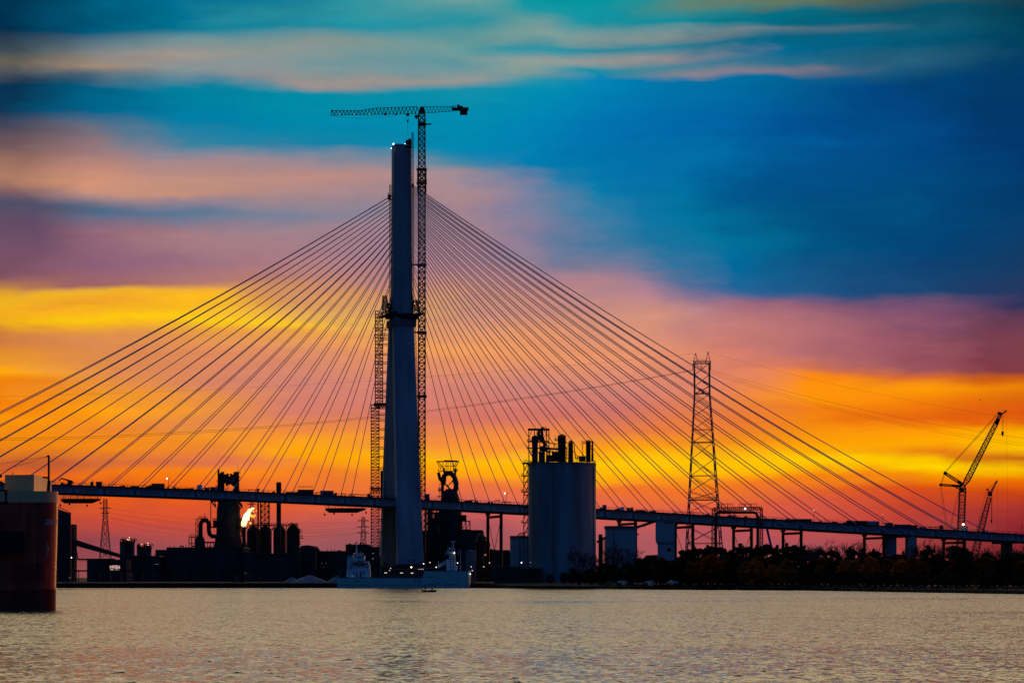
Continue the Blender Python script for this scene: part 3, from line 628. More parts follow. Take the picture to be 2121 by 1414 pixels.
def frame(m,xs,ys,Y,dep,w,braces=True):      # open steel frame: columns at xs, floors at ys
    for dy in(0,dep):
        for x in xs: m.bar(P(x,ys[0],Y+dy),P(x,ys[-1],Y+dy),w)
        for y in ys[:-1] if False else ys: m.bar(P(xs[0],y,Y+dy),P(xs[-1],y,Y+dy),w)
        if braces:
            for i in range(len(xs)-1):
                for j in range(len(ys)-1):
                    m.bar(P(xs[i],ys[j],Y+dy),P(xs[i+1],ys[j+1],Y+dy),w*.6)
    for x in xs:
        for y in ys: m.bar(P(x,y,Y),P(x,y,Y+dep),w*.8)
    return m
# ---------- first blast furnace
Y=1750
bf=thing('blast_furnace','dark blast furnace left of the gas flare, its twin uptakes rising above the deck','furnace',base(475,Y))
m=MB(); k=Y/F; c=P(473,0,Y).x
m.lathe((c,Y,GZ),[(39*k,0),(39*k,6),(34*k,14),(31*k,20),(25*k,30),(24*k,Z_(1052,Y)-GZ),(19*k,Z_(1030,Y)-GZ),(15*k,Z_(1022,Y)-GZ)],20); m.build('shell',M['steel'],bf,smooth=True)
m=MB(); 
for x in(459.5,490): m.tube([P(x,1050,Y),P(x,984,Y)],5.6*k,10); m.tube([P(x,986,Y),P(x-1.5,979,Y)],4.6*k,10)
m.build('uptake',M['steel'],bf,smooth=True)
m=MB(); m.loft([[P(455,y,Y-2),P(495,y,Y-2),P(495,y,Y+6),P(455,y,Y+6)] for y in(1001,986)])
for x in(466,471,478,483): m.boxp(x-2,979+abs(x-474)*.3,x+2,988,Y-1,4)
m.boxp(484,976.5,494,986,Y-3,5); m.boxp(457,976.5,463,986,Y-2,4); m.boxp(453,986,461,1026,Y-2,4); m.boxp(486,986,492.5,1026,Y-2,4)
m.loft([[P(455,y,Y-1),P(461+ (1001-y)*0,y,Y-1),P(470,1003,Y-1),P(468,y if y<1003 else 1003,Y-1)] for y in(1001,1000)]) if False else None
for a in range(7):
    x=469+a*2.2; m.boxp(x-1.6,1000,x+1.6,1001.5+abs(a-3)**1.7*.7,Y-1,3)
m.build('top_platform',M['steel'],bf)
m=MB(); px_bar(m,(452.6,970.5),(452.6,1040),Y-3,1.1); px_bar(m,(492.7,960),(492.7,980),Y-3,.18); px_bar(m,(464,975),(464,983),Y-3,.3); px_bar(m,(489,974),(489,982),Y-3,.35)
railing(m,484,498,981,Y-4,4,4,.2); railing(m,449,456,999,Y-4,5,3,.2); railing(m,447,455,1008,Y-4,4,3,.2); px_bar(m,(490,987.5),(498.5,987.5),Y-4,.4); m.build('bleeder_pipe',M['black'],bf)
m=MB(); m.boxp(436,1033.5,452,1038,Y-5,8); px_bar(m,(438,1038),(447,1050),Y-5,.8); px_bar(m,(444,1038),(447,1047),Y-5,.6); px_bar(m,(436.6,1036),(436.6,1092),Y-5,.5); m.boxp(434.5,1090,449,1092.5,Y-5,7); m.boxp(441,1077,447,1091,Y-4,4); railing(m,441,448,1077,Y-4,4,3,.25); m.build('hoist_frame',M['black'],bf)
m=MB(); 
for a,b in(((491,1034),(501,1050)),((494,1034),(502,1048)),((490,1050),(501,1052)),((497,1052),(493,1060)),((489,1040),(493,1058))): px_bar(m,a,b,Y-6,.8)
railing(m,492,502,1050,Y-6,5,4,.25); m.boxp(493,1072,500,1092,Y-6,5); px_bar(m,(493,1068),(498,1068),Y-6,.5); m.build('skip_landing',M['rust'],bf)
m=MB()
for i in range(9): px_bar(m,(496+i*1.7,1092+i*8),(503+i*1.3,1098+i*8),Y-8,.45); px_bar(m,(503+i*1.3,1098+i*8),(497.7+i*1.7,1100+i*8),Y-8,.45)
px_bar(m,(498,1090),(514,1170),Y-8,.7); px_bar(m,(504,1090),(516,1170),Y-8,.7); m.build('access_stair',M['rust'],bf)
for i,(x,y,w_,h_) in enumerate(((463.5,1063,1.5,14),(458.5,1047,3,4),(466,1040,3.5,5))): pass
# ---------- flare
fs=thing('flare_stack','short black flare stack burning beside the first blast furnace','chimney',base(506,1735))
m=MB(); m.tube([(X_(505.5,1735),1735,GZ),(X_(505.5,1735),1735,Z_(1093,1735))],1.1,10); m.build('pipe',M['black'],fs,smooth=True)
m=MB(); 
for i in range(5): px_bar(m,(501+i*2.5,1096),(503.5+i*2.5,1088),1734,.25); 
px_bar(m,(499,1092),(513,1093),1733,.5); px_bar(m,(502,1086),(509,1092),1733,.45); m.build('burner_ring',M['black'],fs)
def flame(name,label,pts,em):
    r=thing(name,label,'flame',P(*pts[0][:2],1735)); m=MB(); rnd=random.Random(3); rings=[]
    for i,(x,y,w) in enumerate(pts):
        c=P(x,y,1735); rings.append([c+Vector((math.cos(a)*w*.2945*(1+rnd.uniform(-.28,.28)),math.sin(a)*w*.2945*.8,rnd.uniform(-.9,.9)*min(1,w/3))) for a in[2*math.pi*j/12 for j in range(12)]])
    m.loft(rings); return r,m
def fmat():
    m=bpy.data.materials.new('flame'); m.use_nodes=True; nt=m.node_tree; b=nt.nodes['Principled BSDF']; L=nt.links.new
    lw=N(nt,'ShaderNodeTexCoord'); no=N(nt,'ShaderNodeTexNoise'); no.inputs['Scale'].default_value=.45; no.inputs['Detail'].default_value=4; L(lw.outputs['Object'],no.inputs['Vector'])
    cr=N(nt,'ShaderNodeValToRGB'); L(no.outputs[0],cr.inputs[0]); e=cr.color_ramp.elements; e[0].position=.30; e[0].color=(1,.32,.03,1); e[1].position=.5; e[1].color=(1,.85,.45,1)
    L(cr.outputs[0],b.inputs['Emission Color']); b.inputs['Emission Strength'].default_value=2.2; b.inputs['Base Color'].default_value=(0,0,0,1); return m
M['flame']=fmat()
M['flame_edge']=emit('flame_edge',(1,.42,.04),1.15)
r,m=flame('gas_flame','bright white-yellow gas flame leaning right above the flare stack','x' and [(504.5,1090,1.5),(505,1086,4.5),(506.5,1080,6.2),(509,1074,7.0),(511,1067,6.2),(514,1060,4.6),(518,1055,3.6),(522,1053,2.4),(527,1051.5,.5)],'flame')
m.build('flame_core',M['flame'],r,smooth=True)
m=MB(); rnd=random.Random(5)
for x,y,w in((525,1069,2.6),(528,1067,1.8),(521,1068,2.4),(524.5,1058.5,1.6),(531,1057.5,1.2),(519,1083,2.2),(503.5,1088,2.6),(508,1090,2.2),(514,1054.5,1.5)):
    m.ball(P(x,y,1735.5),w*.2945,7,.8+rnd.random()*.8)
e=m.build('flame_tongue',M['flame_edge'],r,smooth=True)
# ---------- hot blast stoves, chimneys
def stove(x0,x1,y,Y,label,extra=None):
    r=thing('hot_blast_stove',label,'stove',base((x0+x1)/2,Y),'domed hot blast stoves'); m=cyl(MB(),x0,x1,y,Y,GZ,20,.9); m.build('shell',M['steel'],r,smooth=True)
    c=(x0+x1)/2; m=MB(); m.boxp(c-3,y-2.5,c+3,y+1,Y-2,4); railing(m,c-9,c+9,y+.5,Y-3,3.5,5,.2); m.build('top_gallery',M['black'],r); return r
stove(511,539,1089,1780,'domed hot blast stove right behind the gas flare')
stove(536,563,1088.5,1790,'domed hot blast stove under the lattice mast')
stove(566,592,1088,1780,'domed hot blast stove behind the tall round chimney')
r=stove(594,621,1087,1775,'domed hot blast stove with side galleries, last one towards the pylon')
m=MB(); px_bar(m,(603,1082),(608,1090),1772,.8); px_bar(m,(605.5,1082),(605.5,1090),1772,.6); 
for y,x in((1101,624),(1113,627),(1125,622)): m.boxp(615,y,x,y+1.5,1772,6); railing(m,616,x,y,1771.5,6,3,.22)
px_bar(m,(619,1098),(619,1140),1772,.5); m.build('side_gallery',M['black'],r)
r=thing('pipe_gallery','dark overhead pipe gallery running across the tops of the stoves','gallery',base(560,1770))
m=MB(); m.boxp(517,1086.5,617,1088.8,1768,5)
for x in(520,531,557.5,586,593): px_bar(m,(x,1088),(x,1150),1770,.45)
for x in(561,563): px_bar(m,(x,1098),(x+7,1090),1768,.4)
m.build('walkway',M['black'],r)
m=railing(MB(),517,617,1086.5,1768,3.4,26,.17); px_bar(m,(524,1083),(524,1077),1768,.5); px_bar(m,(527,1083),(527,1076),1768,.3); m.build('railing',M['rust'],r)
ch=thing('chimney','tall round steel chimney poking above the deck between furnace and pylon','chimney',base(577.5,1700))
m=cyl(MB(),572.6,582.2,999.5,1700,GZ,18); m.build('shaft',M['steel'],ch,smooth=True)
m=cyl(MB(),572,582.8,999,1699,Z_(1017,1700),18); m.build('hood',M['shed'],ch,smooth=True); m=MB()
for x in(575,577.5,580): px_bar(m,(x,999),(x,996.2),1699,.25)
m.boxp(574,998.2,581,999.3,1698,3); m.build('rim',M['black'],ch)
ch=thing('chimney','thin dark chimney between the flare and the lattice mast','chimney',base(534.5,1760))
m=cyl(MB(),532.8,536.4,1012,1760,GZ,12); m.build('shaft',M['steel'],ch,smooth=True)
m=MB(); m.boxp(532.2,1011,537,1013,1759,2.4); m.build('rim',M['black'],ch)
lm=thing('lattice_mast','square lattice mast with crossed bracing under the deck, beside the thin chimney','mast',base(549,1765))
m=MB(); m.lattice(P(548.6,1175,1765),P(548.6,1036,1765),17*.2996,17*.2996,12,.5,.26,cross=True); m.bar(P(548.6,1180,1765),P(548.6,1036,1765),.4); m.build('lattice',M['steel'],lm)
# ---------- gas washer with the looped pipe
gw=thing('gas_washer','dark gas washer with an inverted-U pipe left of the first blast furnace','washer',base(415,1745))
m=MB(); k=1745/F; c=P(414,0,1745).x
m.lathe((c,1745,GZ),[(10.5*k,0),(10.5*k,Z_(1118,1745)-GZ),(5*k,Z_(1107,1745)-GZ)],16); m.build('vessel',M['steel'],gw,smooth=True)
pts=[(415.5,1112),(415.5,1086)]+[(424-8.5*math.cos(a),1085-8*math.sin(a)) for a in(.4,.9,1.57,2.2,2.8)]+[(432.5,1088),(432.5,1098),(434.5,1106),(439,1110),(455,1111.5)]
m=px_tube(MB(),pts,1745,4.4*k,12); m.build('loop_pipe',M['steel'],gw,smooth=True)
m=MB(); frame(m,[391.5,397,404],[1135,1125,1112],1741,5,.5,False); frame(m,[405.5,410],[1112,1100,1086,1074],1741,5,.35)
px_bar(m,(424,1062),(424,1074),1743,.3); m.boxp(411,1072.5,429,1074.5,1741,5); railing(m,411,429,1072.5,1741,3.5,5,.2); railing(m,391.5,404,1112,1741,6,3,.2); frame(m,[424,430,436,442],[1135,1122],1743,5,.4,False); m.boxp(424,1121,446,1124,1743,5); m.build('steelwork',M['rust'],gw)
# ---------- low plant buildings
def shed(name,label,x0,x1,yt,Y,dep,roof=0,m_='shed',extra=None,cat='building'):
    r=thing(name,label,cat,base((x0+x1)/2,Y)); m=MB(); m.boxz(x0,x1,yt,Y,dep,GZ-.6); m.build('wall',M[m_],r)
    z=Z_(yt,Y); a,b=X_(x0,Y),X_(x1,Y); q=roof or .5; m=MB()
    m.loft([[(a-.4,Y-.4,z+.02),(b+.4,Y-.4,z+.02),(b+.4,Y+dep+.4,z+.02),(a-.4,Y+dep+.4,z+.02)],[(a+.2+ (b-a)*.02*bool(roof),Y,z+q),(b-.2-(b-a)*.02*bool(roof),Y,z+q),(b-.2,Y+dep,z+q),(a+.2,Y+dep,z+q)]]); m.build('roof',M['black'],r); return r
def dots(r,name,pts,Y,em,w=.5,h=.5):
    for x,y in pts:
        m=MB(); m.boxp(x-w/2,y-h/2,x+w/2,y+h/2,Y-.16,.15); m.build(name,M[em],r)
def roofkit(r,x0,x1,y,Y,n,seed):
    rnd=random.Random(seed)
    for i in range(n):
        x=x0+(x1-x0)*(i+rnd.random()*.7)/n; k_=rnd.random(); m=MB(); yy=y-.02
        if k_<.4: cyl(m,x-.7,x+.7,yy-rnd.uniform(3,9),Y+6,Z_(yy,Y)+.5,8); nm='roof_stack'
        elif k_<.75: m.boxz(x-2.5,x+2.5,yy-rnd.uniform(2,4),Y+5,5,Z_(yy,Y)+.45); nm='roof_vent'
        else: px_tube(m,[(x-4,yy-1),(x-3,yy-4),(x+3,yy-4.4),(x+4,yy-1)],Y+5,.4,6); nm='roof_pipe'
        m.build(nm,M['steel'],r)
r=shed('casthouse','long dark casthouse block at the foot of the first blast furnace',345,505,1134.5,1700,40)
dots(r,'window',[(482,1181),(492,1181.5),(495,1181),(505-2,1182)],1700,'lampd',.8,.6)
roofkit(r,350,440,1134.5,1700,9,4)
shed('plant_shed','low dark shed stepping up between first furnace and far refinery',322,352,1139.5,1720,30)
r=shed('plant_shed','long low dark plant shed behind the quay, below the conveyor gallery',250,330,1152,1690,30)
roofkit(r,254,326,1152,1690,7,14)
dots(r,'window',[(330-3,1167.5),(330-7,1167.5)],1690,'lampd',.7,.5)
r=shed('plant_shed','dark flat-roofed shed under the stoves',500,622,1147,1690,30); roofkit(r,504,618,1147,1690,12,8)
r=thing('storage_hall','dark round-roofed hall right of the stoves','building',base(636,1700)); k=1700/F
m=MB(); a=X_(620,1700); b=X_(653,1700); z=Z_(1133,1700)
m.loft([[(a,y,GZ),(b,y,GZ),(b,y,z-1),(a+(b-a)*.85,y,z+.9),(a+(b-a)*.5,y,z+1.4),(a+(b-a)*.12,y,z+1),(a,y,z-.4)] for y in(1700,1740)]); m.build('wall',M['shed'],r)
m=MB(); px_tube(m,[(653,1136),(657,1135.5),(660,1139),(662,1146),(662,1152)],1702,.6); px_tube(m,[(653,1140),(656,1140),(658,1147)],1702,.5); px_bar(m,(668,1141),(668,1148),1702,.9); m.build('pipe',M['black'],r)
r=shed('plant_shed','long dark shed left of the moored freighter, behind the gravel heaps',640,718,1142,1720,30)
roofkit(r,664,714,1142,1720,6,9)
dots(r,'window',[(666,1166),(674,1165.5),(670,1174)],1720,'lampd',.5,.5)
r=shed('plant_block','tall dark block rising behind the wheelhouse of the moored freighter',716,764,1128.5,1660,26); roofkit(r,720,760,1128.5,1660,3,12)
shed('plant_block','dark block between freighter funnel and far pylon leg, with a railed roof',763,792,1133.5,1650,26)
r=thing('control_cabin','pale control cabin beside the foot of the far pylon leg','cabin',base(783,1500)); m=MB(); m.boxz(776.5,789,1151,1500,5,GZ); m.build('wall',M['pale'],r); m=MB(); m.boxz(776,789.5,1150,1499.6,5.8,Z_(1151,1500)+.02); m.build('roof',M['grey'],r)
r=thing('plant_shed','low dark shed with pink-lit open bays near the red freighter','building',base(235,1560))
a,b=X_(180,1560),X_(262,1560); m=MB(); m.boxz(180,226,1158,1560,20,GZ); m.boxz(249,262,1158,1560,20,GZ); m.boxz(226.01,248.99,1158,1560,20,Z_(1169,1560)); m.boxz(226.01,248.99,1184,1560,20,GZ); m.build('wall',M['shed'],r)
for x0,x1,y0,y1 in((227,231,1171,1176),(232,237.5,1170,1176),(238.5,243.5,1170,1178),(244.5,248.3,1171,1177),(228,235,1178,1182),(237,247,1179.5,1182.5)):
    m=MB(); m.boxp(x0,y0,x1,y1,1561.5,.3); m.build('lit_bay',M['winlit'],r)
m=MB(); m.boxp(226.2,1169,248.8,1184,1562.2,.5); m.build('back_wall',M['black'],r)
r=thing('site_hoarding','dark site hoarding and machinery in front of the pylon foot, behind the freighter','hoarding',base(838,1436))
m=MB(); m.boxz(786,882,1172,1436,3,GZ-.1); m.boxz(818,880,1167.5,1439.2,2,GZ); m.boxz(796,806,1165,1439.2,3,GZ); m.build('panel',M['shed'],r); m=MB(); frame(m,[848,853,858],[1172,1160],1437,2,.3,False); px_bar(m,(790,1172),(800,1158),1437,.4); px_bar(m,(864,1168),(876,1160),1440,.4); m.build('machinery',M['black'],r)
# trestle and quay sheds in front
r=thing('pipe_trestle','long dark pipe trestle with thin posts along the quay','trestle',base(330,1500)); m=MB(); m.boxp(113,1180,700,1183,1500,3); m.build('beam',M['shed'],r); m=MB()
for i in range(27): x=118+i*22; m.boxz(x,x+1.6,1182.9,1500.4,.4,GZ)
m.build('post',M['grey'],r)
r=shed('quay_shed','small dark quay shed with a paler door, left of the gravel heaps',482,506,1187,1480,10); m=MB(); m.boxz(486,495,1190,1479.6,.3,GZ); m.build('door',M['grey'],r)
r=shed('quay_shed','small dark quay hut near the bow of the red freighter',128,142,1197,1440,8); m=MB(); m.boxz(131,138,1199,1439.6,.3,GZ); m.build('door',M['grey'],r)
for x0,x1,y,Y,l in((600,682,1190,1440,'broad pale gravel heap on the quay left of the moored freighter'),(588,622,1194,1455,'small darker gravel heap left of the broad pale heap'),(676,720,1191.5,1436,'pale gravel heap half hidden behind the stern of the moored freighter')):
    m=MB(); a=(x1-x0)/2*Y/F; h=Z_(y,Y)-GZ; rnd=random.Random(x0)
    m.lathe((X_((x0+x1)/2,Y),Y,GZ-.1),[(a*q,h*(1-q)**.85+.1) for q in(1,.85,.7,.5,.35,.2,.08,.02)],18)
    for v in m.v: v.z+=rnd.uniform(-.12,.12)
    tag(m.build('gravel_heap',M['gravel'],None,True),l,'gravel heap','gravel heaps on the quay')
# ---------- left tower building and conveyor
r=thing('ore_bin_tower','tall dark windowless tower with a slanted top behind the red freighter bow','building',base(131,1600))
m=MB(); k=1600
m.loft([[P(100,y0,Y),P(147,y1,Y),Vector((X_(147,Y),Y,GZ)),Vector((X_(100,Y),Y,GZ))] for Y,y0,y1 in((1600,1046,1063),(1622,1046,1063))])
m.build('wall',M['shed'],r); m=MB(); m.loft([[P(99.5,1045,Y),P(124,1049.5,Y),P(147.4,1061.5,Y),P(147.4,1063.4,Y),P(124,1051.4,Y),P(99.5,1047,Y)] for Y in(1599.5,1622.5)]); m.build('roof',M['black'],r)
m=MB(); m.boxz(147.2,151.3,1085,1602,14,GZ); m.build('annex',M['shed'],r)
cg=thing('conveyor_gallery','long dark sloping conveyor gallery descending from the windowless tower','conveyor',base(200,1605))
m=MB(); m.loft([[P(x,y0,1603),P(x,y1,1603),P(x,y1,1609),P(x,y0,1609)] for x,y0,y1 in((151.4,1115,1128.5),(256,1149,1156.5))]); m.build('housing',M['shed'],cg)
m=MB(); px_bar(m,(154.5,1129),(151,1157),1605,.55); px_bar(m,(156,1129),(161.5,1157),1605,.55); px_bar(m,(153,1145),(159,1145),1605,.4); px_bar(m,(152,1156),(159,1138),1605,.3); m.boxp(150,1156,236,1158.5,1604,5); m.build('trestle',M['steel'],cg)
m=railing(MB(),163,236,1162,1602,3.5,16,.2); m.build('railing',M['grey'],cg)
# ---------- far refinery
def refinery(x0,x1,yt,Y,label,seed):
    r=thing('refinery_unit',label,'refinery',base((x0+x1)/2,Y)); rnd=random.Random(seed); w=x1-x0
    for a,b,y in((0,.42,yt+10),(.36,.72,yt+12),(.68,1,yt+9+seed%2*4)):
        m=cyl(MB(),x0+w*a,x0+w*b,y,Y+rnd.uniform(0,6),GZ,16); m.build('tank',M['grey'],r,smooth=True)
    m=MB()
    for i in range(13):
        x=x0+1.5+(w-3)*i/12; y=yt+rnd.uniform(0,8); m.boxp(x-1.1,y+5,x+1.2,yt+13,Y-2,5); px_bar(m,(x,y),(x,yt+12),Y-2,.3); px_bar(m,(x-2.5,y+6),(x+2,y+7),Y-3,.35)
        if i%3==0: px_tube(m,[(x,yt+9),(x+1.5,yt+4),(x+4,yt+4),(x+5,yt+9)],Y-2,.35,6)
    m.boxp(x0+1.5,yt+10,x1-1.5,yt+12,Y-3,8); frame(m,[x0+w*.35,x0+w*.5,x0+w*.66],[yt+34,yt+24,yt+8],Y-3,4,.35,True)
    m.build('pipework',M['steel'],r)
    for i in range(3):
        x=x0+3+rnd.random()*(w-6); y=yt+1+rnd.random()*6; MB().ball(P(x,y,Y-3.5),.2,6).build('lamp',M['lampo'],r)
    return r
refinery(248,279,1111,2300,'hazy far refinery unit with a crown of pipework, right of the far pylon',3)
refinery(283,314,1122,2320,'lower hazy refinery unit with pale square tank on its right',4)
# ---------- second blast furnace
Y=1690; k=Y/F
b2=thing('blast_furnace','second blast furnace right of the pylon, with hoop-shaped pipes and open top frame','furnace',base(925,Y))
m=MB(); c=X_(932,Y); m.lathe((c,Y,GZ),[(34*k,0),(34*k,10),(26*k,20),(24*k,Z_(1056,Y)-GZ),(19*k,Z_(1035,Y)-GZ),(17*k,Z_(1022,Y)-GZ),(8*k,Z_(1012,Y)-GZ)],20); m.build('shell',M['steel'],b2,smooth=True)
m=MB(); px_tube(m,[(917,1040),(916.5,1012),(917,1000),(911,990),(908,978)],Y,3.3*k); px_tube(m,[(918,1004),(920,985),(926,980),(934,980),(941,987),(945,1000),(944,1012),(940,1026)],Y,5.2*k,12); px_tube(m,[(941,990),(943,978),(943.5,970)],Y,2.4*k); px_tube(m,[(922,994),(920,974),(919,968)],Y,2.0*k); px_tube(m,[(946,1020),(950,1030),(952,1040)],Y,1.2*k); m.build('uptake',M['steel'],b2,smooth=True)
m=MB(); px_bar(m,(904.5,955.3),(950.5,955.3),Y-3,.7)
for x in(917,924,928,934,940): px_bar(m,(x,955),(x+(927-x)*.08,975),Y-3,.33)
for a,b in(((905,956),(914,972)),((950,956),(941,972)),((909,956),(916,968)),((946,956),(939,968))): px_bar(m,a,b,Y-3,.45)
px_bar(m,(908,975.5),(947,975.5),Y-3,.5); px_bar(m,(908,969),(908,976),Y-3,.4); px_bar(m,(947,969),(947,976),Y-3,.4); px_bar(m,(912,965),(944,965),Y-3,.3); px_bar(m,(943,953),(943,956),Y-3,.3); px_bar(m,(920,953.5),(948,954.2),Y+4,.6); m.build('top_frame',M['rust'],b2)
m=MB(); px_bar(m,(924,1003),(935,1016),Y-2,1.0); px_bar(m,(939,994),(926,1008),Y-2,.5); px_bar(m,(936,994),(942,1006),Y-2,.5)
for y,x0,x1 in((992,908,916),(995,909,914),(1014,907,916),(1018,908,914),(1030,906,918)): railing(m,x0,x1,y,Y-3,3.5,3,.25)
px_bar(m,(911,1000),(911,1030),Y-3,.3); m.build('gallery',M['rust'],b2)
m=MB()
for x in(883,890,897,904,912,920): px_bar(m,(x,1050),(x,1155),Y-8,1.5 if x in(890,912) else .7)
for y in(1062,1083,1104,1130): px_bar(m,(882,y),(925,y),Y-8,1.1)
for i in range(3): px_bar(m,(884,1062+i*22),(900,1083+i*22),Y-8,.5); px_bar(m,(904,1062+i*22),(920,1083+i*22),Y-8,.5)
m.boxp(885,1052,895,1100,Y-6,5); m.boxp(898,1108,912,1160,Y-6,5); m.boxp(902,1070,908,1085,Y-6,4); m.boxp(880,1104,926,1165,Y-4,8); m.build('support_frame',M['steel'],b2)
m=MB(); m.boxp(954,1066,966,1079,Y-6,6); frame(m,[957,965,973.5],[1102,1097,1079],Y-6,6,.6); m.boxp(956,1095.5,974,1099,Y-6,6); m.boxp(953,1078,974,1079.5,Y-6,6); px_bar(m,(958,1120),(972,1100),Y-6,.7); m.build('charging_platform',M['rust'],b2)
m=MB(); m.boxz(874,958,1098,Y+6,14,GZ); m.boxz(888,955,1072,Y+20.5,6,GZ); m.boxz(899,950,1060,Y+27,6,GZ); m.build('lower_block',M['shed'],b2)
r=shed('casthouse','dark sloped-roof casthouse right of the second blast furnace',950,1001,1104,1660,26,2.0)
shed('plant_shed','low dark shed behind the dust catcher and the rusty crusher pipes',958,1058,1152,1640,12)
r=thing('dust_catcher','round dusty-red dust catcher with side pipes beside the second furnace casthouse','vessel',base(995,1600)); k=1600/F
m=MB(); c=X_(996,1600); m.lathe((c,1600,GZ),[(6*k,0),(6*k,Z_(1150,1600)-GZ),(12*k,Z_(1136,1600)-GZ),(12*k,Z_(1120,1600)-GZ),(7*k,Z_(1107,1600)-GZ),(3*k,Z_(1104,1600)-GZ)],18); m.build('vessel',M['rust'],r,smooth=True)
m=MB(); px_tube(m,[(1003,1112),(1011,1116),(1014,1128),(1012,1140)],1598,1.0*k*2); px_tube(m,[(986,1150),(1004,1135)],1598,1.6*k); px_tube(m,[(992,1170),(992,1140)],1598,2.5*k); px_tube(m,[(1006,1136),(1030,1140),(1056,1140)],1598,1.7*k); m.bar(P(980,1127,1597),P(1012,1127,1597),.5); railing(m,980,1012,1127,1597,4,7,.2); m.build('pipe',M['rust'],r,smooth=True)
cv=thing('conveyor_gallery','dark sagging conveyor gallery running from dust catcher to the white annex','conveyor',base(1030,1580))
m=MB(); m.loft([[P(x,y0,1580),P(x,y1,1580),P(x,y1,1585),P(x,y0,1585)] for x,y0,y1 in((1005,1134,1146),(1030,1140,1152),(1060,1142,1155))]); m.loft([[P(x,y0,1574),P(x,y1,1574),P(x,y1,1578),P(x,y0,1578)] for x,y0,y1 in((1012,1144,1152),(1071,1148,1158))]); m.build('housing',M['rust'],cv)
m=MB()
for x in(1014,1035,1055): px_bar(m,(x,1150),(x-2,1190),1581,.6); px_bar(m,(x,1150),(x+3,1190),1581,.6)
m.build('trestle',M['steel'],cv)
r=thing('storage_tank','small round rusty tank standing behind the bow of the moored freighter','tank',base(975,1450)); m=cyl(MB(),965,986,1138.5,1450,GZ,20,.25); m.build('shell',M['concd'],r,smooth=True); m=MB(); px_bar(m,(987.5,1140),(987.5,1195),1449,.3); px_bar(m,(990,1140),(990,1195),1449,.3)
for i in range(16): px_bar(m,(987.5,1142+i*3.4),(990,1142+i*3.4),1449,.14)
m.build('ladder',M['rust'],r)
r=thing('crusher_frame','rusty inclined pipes and frames between storage tank and dark warehouse','machine',base(1003,1445)); m=MB(); frame(m,[993,1003,1014],[1200,1180,1160],1445,6,.5); px_tube(m,[(990,1165),(1002,1145),(1010,1136)],1444,.7); px_tube(m,[(998,1190),(998,1150)],1444,.9); m.boxp(996,1178,1012,1196,1447,4); m.build('frame',M['rust'],r)
# ---------- sheds in front of the silo
r=shed('warehouse','low dark warehouse with a pale roof edge on the quay left of the cement silo',1023,1086,1174,1380,14,.3); m=MB(); m.boxp(1022.6,1171.8,1086.4,1173.6,1379.3,.3); m.build('fascia',M['grey'],r); m=MB(); m.boxz(1023.2,1024.6,1174,1379.7,.3,GZ); m.build('corner_post',M['grey'],r)
r=shed('garage','small brown-red garage with ribbed doors in front of the cement silo',1084,1120,1178,1372,12,.6,'shedb'); m=MB()
for i in range(6): m.boxz(1088+i*5,1089+i*5,1179,1371.8,.3,GZ)
m.build('door_rib',M['black'],r); m=MB(); m.boxp(1082,1174.5,1121,1177.4,1371,1.5); m.build('eave',M['grey'],r)
r=thing('annex_building','white ribbed annex building with brown parapet against the cement silo','building',base(1080,1400)); m=MB(); m.boxz(1056.5,1103,1114,1400,14,GZ); m.build('wall',M['pale'],r); m=MB(); m.boxp(1056,1109,1103.4,1113.9,1399.6,14.6); m.build('parapet',M['trim'],r); m=MB(); m.boxz(1076,1077.4,1114,1399.7,.28,GZ); m.build('downpipe',M['black'],r)
m=MB(); 
for x,y in((1075,1105),(1078,1104),(1083,1102),(1087,1104)): px_bar(m,(x,1109),(x,y),1402,.3)
px_tube(m,[(1072,1109),(1077,1104),(1086,1104),(1092,1100)],1402,.25); m.build('roof_pipe',M['rust'],r)
# ---------- cement silo
Y=1380; k=Y/F; zt=Z_(958,Y)
cs=thing('cement_silo','huge round grey cement silo crowned with pipes, standing in front of the deck','silo',base(1164,Y+16.4))
cx=X_(1164.5,Y+16.4); rr=70.2*(Y+8)/F
def lobe(n=48):
    return [(cx+rr*math.cos(2*math.pi*i/n),Y+16.4+rr*math.sin(2*math.pi*i/n)) for i in range(n)]
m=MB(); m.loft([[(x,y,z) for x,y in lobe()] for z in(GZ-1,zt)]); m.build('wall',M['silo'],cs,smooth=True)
m=MB(); m.loft([[(cx+(x-cx)*1.008,(Y+16.4)+(y-Y-16.4)*1.008,z) for x,y in lobe()] for z in(zt-1.0,zt+.35)]); m.build('rim',M['concd'],cs)
m=MB()
for a in(-106,-24): 
    x=cx+rr*1.004*math.cos(R(a)); y=Y+16.4+rr*1.004*math.sin(R(a)); m.box((x,y,(zt+GZ)/2-.3),(.45,.5,zt-GZ-2),(math.sin(R(a)),-math.cos(R(a)),0),(math.cos(R(a)),math.sin(R(a)),0))
m.build('seam',M['concd'],cs)
m=MB()
for i in range(60):
    a=2*math.pi*i/60; b=2*math.pi*(i+1)/60; p=Vector((cx+rr*.985*math.cos(a),Y+16.4+rr*.985*math.sin(a),zt+.3)); q=Vector((cx+rr*.985*math.cos(b),Y+16.4+rr*.985*math.sin(b),zt+.3)); h=Vector((0,0,1.3))
    m.bar(p,p+h,.12); m.bar(p+h,q+h,.12); m.bar(p+h*.5,q+h*.5,.1)
m.build('railing',M['rust'],cs)
Yt=1388
eq=thing('preheater_tower','open steel frame with fat vessel and pipes on the cement silo roof','tower',P(1115,957,Yt))
m=MB(); frame(m,[1095.5,1107,1118,1132,1137],[957,928,914,889],Yt,8,.45,False); m.boxp(1093.5,886.8,1138.5,889.2,Yt-1,10); m.boxp(1092.5,912.5,1138,915.5,Yt-.6,1); m.boxp(1092,926.5,1126,929,Yt-.6,1)
